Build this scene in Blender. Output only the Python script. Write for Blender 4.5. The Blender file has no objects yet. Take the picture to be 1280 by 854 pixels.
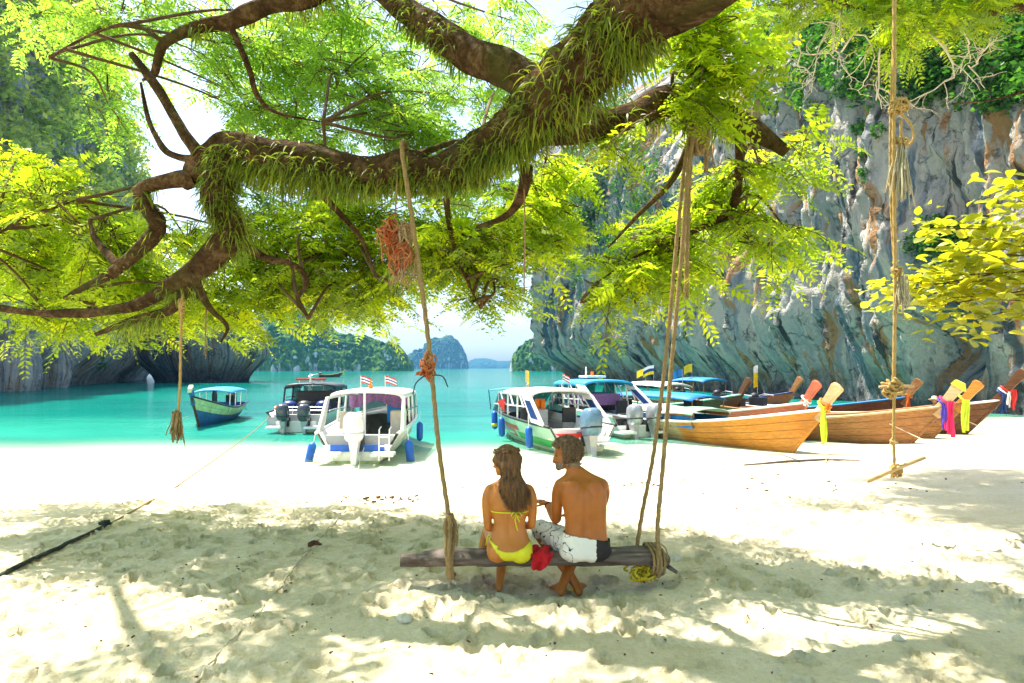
import bpy, bmesh, math, random
import numpy as np
from mathutils import Vector, Matrix, Euler

R = math.radians
SC = bpy.context.scene
COL = SC.collection

# ------------------------------------------------------------------ camera, sky, sun, exposure
F, HY, CH = 853.0, 460.0, 1.76          # focal length in picture units, horizon row, eye height
cam_d = bpy.data.cameras.new('camera'); cam = bpy.data.objects.new('camera', cam_d); COL.objects.link(cam)
cam_d.sensor_width = 36.0; cam_d.lens = 36.0 * F / 1280.0
cam_d.shift_y = (HY - 427.0) / 1280.0
cam_d.clip_start = 0.05; cam_d.clip_end = 20000
cam.location = (0, 0, CH); cam.rotation_euler = (R(90), 0, 0)
SC.camera = cam

SUN_EL, SUN_AZ = 62.0, -50.0             # degrees; azimuth clockwise from +y
world = bpy.data.worlds.new('World'); SC.world = world; world.use_nodes = True
wn = world.node_tree.nodes; wl = world.node_tree.links
bg = wn['Background']
sky = wn.new('ShaderNodeTexSky'); sky.sky_type = 'NISHITA'; sky.sun_disc = False
sky.sun_elevation = R(SUN_EL); sky.sun_rotation = R(SUN_AZ)
sky.air_density = 1.0; sky.dust_density = 2.2; sky.ozone_density = 1.2
wl.new(sky.outputs[0], bg.inputs[0]); bg.inputs[1].default_value = 0.15
sun_d = bpy.data.lights.new('sun', 'SUN'); sun = bpy.data.objects.new('sun', sun_d); COL.objects.link(sun)
sun_d.energy = 5.0; sun_d.angle = R(0.55); sun_d.color = (1.0, 0.93, 0.80)
sdir = Vector((math.cos(R(SUN_EL)) * math.sin(R(SUN_AZ)), math.cos(R(SUN_EL)) * math.cos(R(SUN_AZ)), math.sin(R(SUN_EL))))
sun.location = sdir * 60; sun.rotation_euler = sdir.to_track_quat('Z', 'Y').to_euler()
SC.view_settings.view_transform = 'Standard'; SC.view_settings.look = 'None'
SC.view_settings.exposure = 1.4; SC.view_settings.gamma = 1.0
SC.render.engine = 'CYCLES'
SC.cycles.use_denoising = True
SC.cycles.max_bounces = 7; SC.cycles.diffuse_bounces = 5; SC.cycles.glossy_bounces = 3
SC.cycles.transmission_bounces = 6; SC.cycles.transparent_max_bounces = 10; SC.cycles.volume_bounces = 0
SC.cycles.sample_clamp_indirect = 6.0

# ------------------------------------------------------------------ helpers
def P(px, py, d):
    """a point at real distance d seen in the direction of a picture position"""
    return Vector(((px - 640.0) / F * d, d, CH + (HY - py) / F * d))

def tag(o, label=None, cat=None, group=None, kind=None):
    if label: o['label'] = label
    if cat: o['category'] = cat
    if group: o['group'] = group
    if kind: o['kind'] = kind
    return o

def empty(name, loc=(0, 0, 0), rz=0.0, label=None, cat=None, group=None):
    o = bpy.data.objects.new(name, None); COL.objects.link(o)
    o.location = loc; o.rotation_euler = (0, 0, rz); o.empty_display_size = 0.2
    return tag(o, label, cat, group)

def link_mesh(name, me, mat=None, parent=None, smooth=False):
    if mat is not None and not me.materials: me.materials.append(mat)
    if smooth and len(me.polygons):
        me.polygons.foreach_set('use_smooth', np.ones(len(me.polygons), dtype=bool))
    o = bpy.data.objects.new(name, me); COL.objects.link(o)
    if parent is not None: o.parent = parent
    return o

def np_mesh(name, verts, faces):
    """faces: (M,k) int array, k = 3 or 4"""
    verts = np.asarray(verts, dtype=np.float32); faces = np.asarray(faces, dtype=np.int32)
    me = bpy.data.meshes.new(name)
    k = faces.shape[1]; m = len(faces)
    me.vertices.add(len(verts)); me.vertices.foreach_set('co', verts.ravel())
    me.loops.add(m * k); me.loops.foreach_set('vertex_index', faces.ravel())
    me.polygons.add(m); me.polygons.foreach_set('loop_start', np.arange(0, m * k, k, dtype=np.int32))
    me.polygons.foreach_set('loop_total', np.full(m, k, dtype=np.int32))
    me.update(calc_edges=True)
    return me

def set_attr(me, name, arr):
    arr = np.asarray(arr, dtype=np.float32)
    if arr.ndim == 1:
        a = me.attributes.new(name, 'FLOAT', 'POINT'); a.data.foreach_set('value', arr)
    else:
        a = me.attributes.new(name, 'FLOAT_VECTOR', 'POINT'); a.data.foreach_set('vector', arr.ravel())

def grid_faces(nu, nv, wrap=False):
    i = np.arange(nu if wrap else nu - 1); j = np.arange(nv - 1)
    I, J = np.meshgrid(i, j, indexing='ij'); I2 = (I + 1) % nu
    return np.stack([I * nv + J, I2 * nv + J, I2 * nv + J + 1, I * nv + J + 1], -1).reshape(-1, 4)

def _hash(ix, iy, iz, seed):
    h = (ix.astype(np.int64) * 374761393 + iy.astype(np.int64) * 668265263 + iz.astype(np.int64) * 2147483647 + seed * 1274126177) & 0xffffffff
    h = ((h ^ (h >> 13)) * 1274126177) & 0xffffffff
    h = ((h ^ (h >> 16)) * 2246822519) & 0xffffffff
    return ((h ^ (h >> 15)) & 0xffff) / 65535.0

def vn(x, y, z=0.0, seed=0):
    x, y, z = np.broadcast_arrays(np.asarray(x, float), np.asarray(y, float), np.asarray(z, float))
    ix, iy, iz = np.floor(x), np.floor(y), np.floor(z)
    fx, fy, fz = x - ix, y - iy, z - iz
    fx, fy, fz = [f * f * (3 - 2 * f) for f in (fx, fy, fz)]
    r = 0
    for a in (0, 1):
        for b in (0, 1):
            for c in (0, 1):
                w = (fx if a else 1 - fx) * (fy if b else 1 - fy) * (fz if c else 1 - fz)
                r = r + w * _hash(ix + a, iy + b, iz + c, seed)
    return r * 2 - 1

def fbm(x, y, z=0.0, seed=0, oct=4, gain=0.5):
    s, a, t = 0.0, 1.0, 0.0
    for k in range(oct):
        s = s + a * vn(x * 2 ** k, y * 2 ** k, np.asarray(z) * 2 ** k, seed + 17 * k); t += a; a *= gain
    return s / t

def sstep(a, b, x):
    t = np.clip((x - a) / (b - a), 0, 1); return t * t * (3 - 2 * t)

class MB:
    """collects simple solids into one mesh"""
    def __init__(s): s.v = []; s.f = []
    def add(s, vs, fs):
        n = len(s.v); s.v += [tuple(v) for v in vs]; s.f += [tuple(i + n for i in f) for f in fs]; return s
    def box(s, c, size, rot=None, taper=1.0):
        hx, hy, hz = [q / 2 for q in size]
        vs = []
        for z in (-1, 1):
            k = taper if z > 0 else 1.0
            for x, y in ((-1, -1), (1, -1), (1, 1), (-1, 1)):
                p = Vector((x * hx * k, y * hy * k, z * hz))
                if rot is not None: p = rot @ p
                vs.append(p + Vector(c))
        return s.add(vs, [(3, 2, 1, 0), (4, 5, 6, 7), (0, 1, 5, 4), (1, 2, 6, 5), (2, 3, 7, 6), (3, 0, 4, 7)])
    def bar(s, a, b, w, h=None):
        a, b = Vector(a), Vector(b); h = h or w
        d = b - a; q = d.to_track_quat('Z', 'Y').to_matrix()
        return s.box((a + b) / 2, (w, h, d.length), q)
    def tube(s, pts, rad, n=8, twist=0.0, lobes=0, lobe=0.0, cap=True):
        pts = [Vector(p) for p in pts]; m = len(pts)
        if not hasattr(rad, '__len__'): rad = [rad] * m
        up = Vector((0, 0, 1)); T0 = (pts[1] - pts[0]).normalized()
        if abs(T0.dot(up)) > 0.95: up = Vector((1, 0, 0))
        N = (up - T0 * up.dot(T0)).normalized(); vs = []; L = 0.0
        for i in range(m):
            T = (pts[min(i + 1, m - 1)] - pts[max(i - 1, 0)]).normalized()
            N = (N - T * N.dot(T)); N = N.normalized() if N.length > 1e-6 else T.orthogonal().normalized()
            B = T.cross(N)
            if i: L += (pts[i] - pts[i - 1]).length
            for k in range(n):
                a = 2 * math.pi * k / n
                rr = rad[i] * (1 + lobe * math.cos(lobes * a - twist * L)) if lobes else rad[i]
                vs.append(pts[i] + N * (math.cos(a) * rr) + B * (math.sin(a) * rr))
        fs = [(i * n + k, i * n + (k + 1) % n, (i + 1) * n + (k + 1) % n, (i + 1) * n + k) for i in range(m - 1) for k in range(n)]
        if cap: fs += [tuple(range(n - 1, -1, -1)), tuple(range((m - 1) * n, m * n))]
        return s.add(vs, fs)
    def ell(s, c, r, rot=None, nu=12, nv=8):
        vs = []; c = Vector(c)
        for j in range(1, nv):
            th = math.pi * j / nv
            for i in range(nu):
                ph = 2 * math.pi * i / nu
                p = Vector((r[0] * math.sin(th) * math.cos(ph), r[1] * math.sin(th) * math.sin(ph), r[2] * math.cos(th)))
                vs.append(c + (rot @ p if rot is not None else p))
        t = Vector((0, 0, r[2])); b = -t
        if rot is not None: t, b = rot @ t, rot @ b
        vs += [c + t, c + b]; T = len(vs) - 2; B = T + 1
        fs = [(j * nu + i, (j + 1) * nu + i, (j + 1) * nu + (i + 1) % nu, j * nu + (i + 1) % nu) for j in range(nv - 2) for i in range(nu)]
        fs += [(T, i, (i + 1) % nu) for i in range(nu)]
        fs += [(B, (nv - 2) * nu + (i + 1) % nu, (nv - 2) * nu + i) for i in range(nu)]
        return s.add(vs, fs)
    def loft(s, rings, closed=True, caps=True):
        n = len(rings[0]); vs = [p for r in rings for p in r]; m = len(rings)
        kk = n if closed else n - 1
        fs = [(i * n + k, i * n + (k + 1) % n, (i + 1) * n + (k + 1) % n, (i + 1) * n + k) for i in range(m - 1) for k in range(kk)]
        if caps and closed: fs += [tuple(range(n - 1, -1, -1)), tuple(range((m - 1) * n, m * n))]
        return s.add(vs, fs)
    def prism(s, poly, axis, depth):
        """extrude a 2-d outline; axis is a function (u, v, w) -> point"""
        n = len(poly)
        vs = [axis(u, v, 0) for u, v in poly] + [axis(u, v, depth) for u, v in poly]
        fs = [tuple(range(n - 1, -1, -1)), tuple(range(n, 2 * n))] + [(k, (k + 1) % n, n + (k + 1) % n, n + k) for k in range(n)]
        return s.add(vs, fs)
    def mesh(s, name):
        me = bpy.data.meshes.new(name); me.from_pydata([tuple(v) for v in s.v], [], s.f); me.update(); return me
    def build(s, name, mat, parent=None, smooth=False, bevel=0.0):
        me = s.mesh(name)
        bm = bmesh.new(); bm.from_mesh(me); bmesh.ops.recalc_face_normals(bm, faces=bm.faces)
        if bevel: bmesh.ops.bevel(bm, geom=bm.edges[:], offset=bevel, segments=2, affect='EDGES', profile=0.7, clamp_overlap=True)
        bm.to_mesh(me); bm.free()
        o = link_mesh(name, me, mat, parent, smooth)
        return o

def spline(pts, n):
    """Catmull-Rom through rows of (x, y, z, r...)"""
    p = np.array([list(q) for q in pts], float); m = len(p); out = []
    e = np.vstack([2 * p[0] - p[1], p, 2 * p[-1] - p[-2]])
    for i in range(m - 1):
        a, b, c, d = e[i], e[i + 1], e[i + 2], e[i + 3]
        for t in np.linspace(0, 1, n, endpoint=False):
            out.append(0.5 * (2 * b + (c - a) * t + (2 * a - 5 * b + 4 * c - d) * t * t + (3 * b - a - 3 * c + d) * t ** 3))
    out.append(p[-1]); return np.array(out)

# ------------------------------------------------------------------ materials
MATS = {}
class NT:
    def __init__(s, name):
        s.m = bpy.data.materials.new(name); s.m.use_nodes = True
        s.n = s.m.node_tree.nodes; s.l = s.m.node_tree.links
        s.b = s.n['Principled BSDF']; s.out = s.n['Material Output']
    def node(s, t, **kw):
        n = s.n.new(t)
        for k, v in kw.items(): setattr(n, k, v)
        return n
    def coord(s, scale=(1, 1, 1), kind='Object', attr=None):
        if attr: t = s.node('ShaderNodeAttribute', attribute_name=attr); o = t.outputs['Vector']
        else: t = s.node('ShaderNodeTexCoord'); o = t.outputs[kind]
        mp = s.node('ShaderNodeMapping'); mp.inputs['Scale'].default_value = scale
        s.l.new(o, mp.inputs['Vector']); return mp.outputs[0]
    def noise(s, vec, scale, detail=5, rough=0.55, dist=0.0):
        t = s.node('ShaderNodeTexNoise'); t.inputs['Scale'].default_value = scale; t.inputs['Detail'].default_value = detail
        t.inputs['Roughness'].default_value = rough; t.inputs['Distortion'].default_value = dist
        if vec is not None: s.l.new(vec, t.inputs['Vector'])
        return t.outputs['Fac']
    def ramp(s, fac, stops, interp='LINEAR'):
        r = s.node('ShaderNodeValToRGB'); cr = r.color_ramp; cr.interpolation = interp
        while len(cr.elements) < len(stops): cr.elements.new(0.5)
        for e, (p, c) in zip(cr.elements, stops):
            e.position = p; e.color = (*c, 1) if not isinstance(c, (int, float)) else (c, c, c, 1)
        s.l.new(fac, r.inputs[0]); return r.outputs[0]
    def mix(s, fac, a, b, mode='MIX'):
        m = s.node('ShaderNodeMix', data_type='RGBA', blend_type=mode)
        for sock, v in ((m.inputs[0], fac), (m.inputs[6], a), (m.inputs[7], b)):
            if isinstance(v, (int, float)): sock.default_value = v
            elif isinstance(v, tuple): sock.default_value = (*v, 1)
            else: s.l.new(v, sock)
        return m.outputs[2]
    def math(s, op, a, b=0.0, c=None):
        m = s.node('ShaderNodeMath', operation=op)
        for k, v in enumerate((a, b) if c is None else (a, b, c)):
            if isinstance(v, (int, float)): m.inputs[k].default_value = v
            else: s.l.new(v, m.inputs[k])
        return m.outputs[0]
    def attr(s, name): return s.node('ShaderNodeAttribute', attribute_name=name).outputs['Fac']
    def bump(s, h, strength=0.3, dist=0.02):
        b = s.node('ShaderNodeBump'); b.inputs['Strength'].default_value = strength; b.inputs['Distance'].default_value = dist
        s.l.new(h, b.inputs['Height']); return b.outputs[0]
    def set(s, sock, v):
        i = s.b.inputs[sock]
        if isinstance(v, tuple): i.default_value = (*v, 1)
        elif isinstance(v, (int, float)): i.default_value = v
        else: s.l.new(v, i)

def mat_plain(name, col, rough=0.5, metal=0.0, var=0.12, scale=6.0, spec=0.4, bump=0.0, dirt=None):
    if name in MATS: return MATS[name]
    t = NT(name); v = t.coord()
    n = t.noise(v, scale, 5)
    dark = tuple(c * (1 - var) for c in col); lite = tuple(min(1, c * (1 + var)) for c in col)
    c = t.ramp(n, [(0.3, dark), (0.7, lite)])
    if dirt:
        c = t.mix(t.ramp(t.noise(v, scale * 0.45, 6, 0.65), [(0.52, 0.0), (0.75, 0.7)]), c, dirt)
    t.set('Base Color', c); t.set('Roughness', rough); t.set('Metallic', metal); t.set('Specular IOR Level', spec)
    if bump: t.set('Normal', t.bump(t.noise(v, scale * 4, 6, 0.65), bump, 0.01))
    MATS[name] = t.m; return t.m

def mat_wood(name, c1, c2, grain=(1.5, 14, 14), rough=0.7, spec=0.25, bump=0.35):
    if name in MATS: return MATS[name]
    t = NT(name); v = t.coord(grain)
    n = t.noise(v, 1.6, 8, 0.65, 0.6); w = t.noise(t.coord(), 1.1, 4)
    c = t.ramp(n, [(0.3, c1), (0.62, c2), (0.8, tuple(min(1, q * 1.2) for q in c2))])
    c = t.mix(t.ramp(w, [(0.45, 0.0), (0.75, 0.55)]), c, tuple(q * 0.45 for q in c1))
    t.set('Base Color', c); t.set('Roughness', rough); t.set('Specular IOR Level', spec)
    t.set('Normal', t.bump(n, bump, 0.012)); MATS[name] = t.m; return t.m

def mat_leaf(name, diff, trans, gloss=0.06, spread=0.35, tw=0.5):
    """thin leaf: reflects and lets light through; attribute tint varies leaf to leaf"""
    if name in MATS: return MATS[name]
    t = NT(name); a = t.attr('tint')
    def vary(c):
        return t.ramp(a, [(0.0, tuple(q * (1 - spread) for q in c)), (0.6, c), (1.0, (min(1, c[0] * (1 + spread * 1.3)), min(1, c[1] * (1 + spread * 0.6)), c[2]))])
    d = t.node('ShaderNodeBsdfDiffuse'); tr = t.node('ShaderNodeBsdfTranslucent'); g = t.node('ShaderNodeBsdfGlossy')
    g.inputs['Roughness'].default_value = 0.45; g.inputs['Color'].default_value = (1, 1, 1, 1)
    t.l.new(vary(diff), d.inputs['Color']); t.l.new(vary(trans), tr.inputs['Color'])
    m1 = t.node('ShaderNodeMixShader'); m1.inputs[0].default_value = tw
    t.l.new(d.outputs[0], m1.inputs[1]); t.l.new(tr.outputs[0], m1.inputs[2])
    m2 = t.node('ShaderNodeMixShader'); m2.inputs[0].default_value = gloss
    t.l.new(m1.outputs[0], m2.inputs[1]); t.l.new(g.outputs[0], m2.inputs[2])
    t.l.new(m2.outputs[0], t.out.inputs['Surface']); MATS[name] = t.m; return t.m

def leaf_quads(centers, size, rng, aspect=0.5, flat=0.35, jitter=0.35):
    """diamond leaves at the given points with random lie; returns verts, faces, tint"""
    n = len(centers)
    nrm = rng.normal(size=(n, 3)) * (1 - flat) + np.array([0, 0, 1.0]) * flat * 2
    nrm /= np.linalg.norm(nrm, axis=1, keepdims=True)
    u = np.cross(nrm, rng.normal(size=(n, 3))); u /= np.linalg.norm(u, axis=1, keepdims=True) + 1e-9
    w = np.cross(nrm, u); s = (size * (1 + jitter * rng.uniform(-1, 1, n)))[:, None] if np.ndim(size) == 0 else (size * (1 + jitter * rng.uniform(-1, 1, n)))[:, None]
    a = centers - u * s * 0.5; b = centers + w * s * aspect * 0.5 + nrm * s * 0.08
    c = centers + u * s * 0.5 - nrm * s * 0.05; d = centers - w * s * aspect * 0.5 + nrm * s * 0.08
    V = np.stack([a, b, c, d], 1).reshape(-1, 3); Fc = np.arange(4 * n).reshape(-1, 4)
    return V, Fc, np.repeat(rng.uniform(0, 1, n), 4)
# ------------------------------------------------------------------ the beach (sea bed included) and the sea
WL = -0.89                                    # water level
def shore_y(x):
    x = np.asarray(x, float)
    return 17.0 + 3.2 * sstep(1.0, 8.0, x) + np.maximum(0, x - 8.0) * 0.64 + 0.7 * vn(x * 0.22, 3.1, 0, 5) + 0.35 * vn(x * 0.8, 7.1, 0, 6) - 0.03 * np.minimum(0, x + 3) * 1.0

def ground_z(x, y):
    x = np.asarray(x, float); y = np.asarray(y, float)
    s = shore_y(x); t = (y - 6.0) / (s - 6.0)
    z = np.where(t < 0, 0.0, np.where(t < 1, WL * (0.35 * t + 0.65 * t * t), 0))
    q = np.maximum(y - s, 0); z = np.where(t >= 1, WL - 0.018 * q - 0.0011 * np.minimum(q, 18) ** 2 - 0.12 * np.maximum(q - 18, 0), z)
    z = np.maximum(z, WL - 3.5)
    z = z + 0.12 * np.maximum(0, np.abs(x) - 9) * sstep(18, 4, y) * 0.6
    z = z + 0.05 * fbm(x * 0.35, y * 0.35, 0, 41, 3) * sstep(17, 8, y)
    return z
def gz(x, y): return float(ground_z(np.array([x]), np.array([y]))[0])

def make_sand():
    rng = np.random.default_rng(3)
    xs = np.concatenate([-np.geomspace(5.4, 160, 70)[::-1], np.arange(-5.35, 5.36, 0.026), np.geomspace(5.4, 160, 70)])
    ys = np.concatenate([np.linspace(-14, 2.8, 20, endpoint=False), np.arange(2.8, 8.6, 0.026), 8.6 + np.cumsum(np.geomspace(0.03, 0.16, 90)),])
    ys = np.concatenate([ys, ys[-1] + np.cumsum(np.geomspace(0.2, 30, 40))])
    X, Y = np.meshgrid(xs, ys, indexing='ij'); Z = ground_z(X, Y)
    near = sstep(19, 9, Y) * sstep(-6, 0, Y)
    tr = 0.55 + 0.45 * sstep(-0.2, 0.35, fbm(X * 0.45, Y * 0.45, 0, 90, 3))        # where people walk most
    lump = 0.050 * fbm(X * 1.3, Y * 1.3, 0, 7, 5) + 0.024 * fbm(X * 5.0, Y * 6.5, 0, 8, 4, 0.62) + 0.034 * np.abs(fbm(X * 3.0, Y * 5.0, 0, 19, 4, 0.6))
    Z = Z + near * tr * lump + 0.010 * near * fbm(X * 13, Y * 15, 0, 9, 3, 0.7)
    # trodden hollows: dents with a pushed-up rim
    D = np.zeros_like(Z)
    pts = [(rng.uniform(-5.6, 5.6), rng.uniform(3.2, 10.5)) for _ in range(1000)]
    for _ in range(30):                                                  # tracks
        x0, y0, a = rng.uniform(-5, 5), rng.uniform(3.2, 8.5), rng.uniform(0, 6.28)
        for k in range(9): pts.append((x0 + math.cos(a) * k * 0.55 + (0.1 if k % 2 else -0.1) * math.sin(a), y0 + math.sin(a) * k * 0.55))
    pts += [(rng.normal(0.25, 0.55), rng.normal(5.2, 0.35)) for _ in range(40)]
    for (cx, cy) in pts:
        i0, i1 = np.searchsorted(xs, (cx - 0.36, cx + 0.36)); j0, j1 = np.searchsorted(ys, (cy - 0.36, cy + 0.36))
        if i1 - i0 < 2 or j1 - j0 < 2: continue
        a = rng.uniform(0, 3.14); sc = rng.uniform(0.42, 0.9); dep = rng.uniform(0.02, 0.055)
        dx, dy = X[i0:i1, j0:j1] - cx, Y[i0:i1, j0:j1] - cy
        u = (dx * math.cos(a) + dy * math.sin(a)) / (0.135 * sc); v = (-dx * math.sin(a) + dy * math.cos(a)) / (0.075 * sc)
        r = np.sqrt(u * u + v * v) + 0.34 * fbm(dx * 12, dy * 12, cx * 7, 60, 2)
        D[i0:i1, j0:j1] += dep * (-np.exp(-(np.maximum(r, 0) / 0.9) ** 6) + 0.6 * np.exp(-((r - 1.2) / 0.26) ** 2) * (1 + 0.6 * u / (np.abs(u) + 0.6)))
    Z = Z + np.clip(D, -0.065, 0.04) * sstep(12, 8, Y)
    Z = Z - 0.075 * np.exp(-(((X - 0.25) / 0.62) ** 2 + ((Y - 5.52) / 0.36) ** 2) ** 1.5)      # hollow worn by feet under the swing
    global SAND; SAND = (xs, ys, Z)
    V = np.stack([X, Y, Z], -1).reshape(-1, 3)
    me = np_mesh('beach_sand', V, grid_faces(len(xs), len(ys)))
    t = NT('coral_sand'); v = t.coord()
    a = t.noise(v, 0.9, 6, 0.6); b = t.noise(v, 26, 5, 0.7); c3 = t.noise(v, 240, 3, 0.7)
    col = t.ramp(a, [(0.3, (0.78, 0.67, 0.47)), (0.7, (0.87, 0.79, 0.62))])
    col = t.mix(t.ramp(b, [(0.3, 0.40), (0.56, 0.0)]), col, (0.50, 0.38, 0.19))
    col = t.mix(t.ramp(t.noise(v, 3.1, 7, 0.7), [(0.50, 0.0), (0.68, 0.40)]), col, (0.60, 0.48, 0.26))  # random khaki patches, colour that stands in for faint relief shade
    col = t.mix(t.ramp(c3, [(0.32, 0.35), (0.48, 0.0)]), col, (0.36, 0.29, 0.18))
    # wet below the tide line
    geo = t.node('ShaderNodeNewGeometry'); sep = t.node('ShaderNodeSeparateXYZ'); t.l.new(geo.outputs['Position'], sep.inputs[0])
    wet = t.ramp(t.math('ADD', sep.outputs[2], t.math('MULTIPLY', t.noise(v, 0.6, 3), 0.10)), [(0.0, 0.0), (1.0, 1.0)])
    mr = t.node('ShaderNodeMapRange'); mr.inputs[1].default_value = WL + 0.0; mr.inputs[2].default_value = WL + 0.14
    t.l.new(t.math('ADD', sep.outputs[2], t.math('MULTIPLY', t.math('SUBTRACT', t.noise(v, 0.6, 3), 0.5), 0.14)), mr.inputs[0])
    col = t.mix(mr.outputs[0], t.mix(1.0, col, (0.90, 0.90, 0.86), 'MULTIPLY'), col)
    t.set('Base Color', col); t.set('Roughness', 0.95); t.set('Specular IOR Level', 0.12)
    hgt = t.math('ADD', t.math('ADD', t.math('MULTIPLY', c3, 0.25), b), t.math('MULTIPLY', t.noise(v, 9, 6, 0.7), 1.6))
    t.set('Normal', t.bump(hgt, 0.85, 0.03))
    o = link_mesh('beach_sand', me, t.m, None, True)
    tag(o, 'pale trodden coral sand sloping down under the sea', kind='structure')
make_sand()

def make_sea():
    xs = np.concatenate([-np.geomspace(30, 9000, 36)[::-1], np.linspace(-28, 28, 60), np.geomspace(30, 9000, 36)])
    ys = np.concatenate([np.arange(14.5, 45, 0.4), np.geomspace(45.5, 15000, 70)])
    X, Y = np.meshgrid(xs, ys, indexing='ij')
    dep = np.clip(WL - ground_z(X, Y), -0.2, 6)
    V = np.stack([X, Y, np.full_like(X, WL)], -1).reshape(-1, 3)
    fc = grid_faces(len(xs), len(ys))
    keep = dep.reshape(-1)[fc].max(1) > -0.05
    me = np_mesh('sea', V, fc[keep]); set_attr(me, 'depth', dep.reshape(-1)); set_attr(me, 'chop', (0.10 + 0.40 * sstep(140, 25, Y)).reshape(-1))
    t = NT('sea_water'); d = t.attr('depth')
    v = t.coord((1.0, 1.0, 1.0))
    n1 = t.noise(t.coord((0.55, 1.25, 1)), 1.6, 6, 0.62, 0.3); n2 = t.noise(t.coord((0.04, 0.09, 1)), 1.0, 4)
    n3 = t.noise(t.coord((0.16, 0.5, 1)), 1.0, 5, 0.6, 0.4)
    h = t.math('ADD', t.math('MULTIPLY', n1, 0.5), t.math('ADD', t.math('MULTIPLY', n2, 1.5), t.math('MULTIPLY', n3, 1.6)))
    patch = t.noise(t.coord((0.035, 0.07, 1)), 1.0, 4, 0.55)
    body = t.node('ShaderNodeBsdfDiffuse')
    c = t.ramp(d, [(0.0, (0.45, 0.72, 0.60)), (0.22, (0.03, 0.36, 0.25)), (1.0, (0.002, 0.20, 0.155))])
    c = t.mix(t.ramp(patch, [(0.42, 0.0), (0.66, 0.75)]), c, (0.002, 0.125, 0.118))
    t.l.new(c, body.inputs['Color'])
    bn = t.node('ShaderNodeBump'); bn.inputs['Distance'].default_value = 0.45; t.l.new(h, bn.inputs['Height']); t.l.new(t.attr('chop'), bn.inputs['Strength']); nrm = bn.outputs[0]; t.l.new(nrm, body.inputs['Normal'])
    clear = t.node('ShaderNodeBsdfTransparent'); clear.inputs['Color'].default_value = (0.90, 1.0, 0.96, 1)
    mr = t.node('ShaderNodeMapRange'); mr.interpolation_type = 'SMOOTHSTEP'; mr.inputs[1].default_value = 0.0; mr.inputs[2].default_value = 0.32
    mr.inputs[4].default_value = 0.93
    t.l.new(d, mr.inputs[0])
    m1 = t.node('ShaderNodeMixShader'); t.l.new(mr.outputs[0], m1.inputs[0]); t.l.new(clear.outputs[0], m1.inputs[1]); t.l.new(body.outputs[0], m1.inputs[2])
    g = t.node('ShaderNodeBsdfGlossy'); g.inputs['Roughness'].default_value = 0.06
    t.l.new(nrm, g.inputs['Normal'])
    fr = t.node('ShaderNodeFresnel'); fr.inputs['IOR'].default_value = 1.33; t.l.new(nrm, fr.inputs['Normal'])
    m2 = t.node('ShaderNodeMixShader'); mf = t.node('ShaderNodeMapRange'); mf.interpolation_type = 'SMOOTHSTEP'; mf.inputs[2].default_value = 0.5; t.l.new(d, mf.inputs[0]); t.l.new(t.math('MULTIPLY', t.math('MULTIPLY', fr.outputs[0], 0.7), mf.outputs[0]), m2.inputs[0]); t.l.new(m1.outputs[0], m2.inputs[1]); t.l.new(g.outputs[0], m2.inputs[2])
    t.l.new(m2.outputs[0], t.out.inputs['Surface'])
    o = link_mesh('sea', me, t.m, None, True); tag(o, 'turquoise bay water, clear over the sand', kind='structure')
make_sea()

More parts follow.
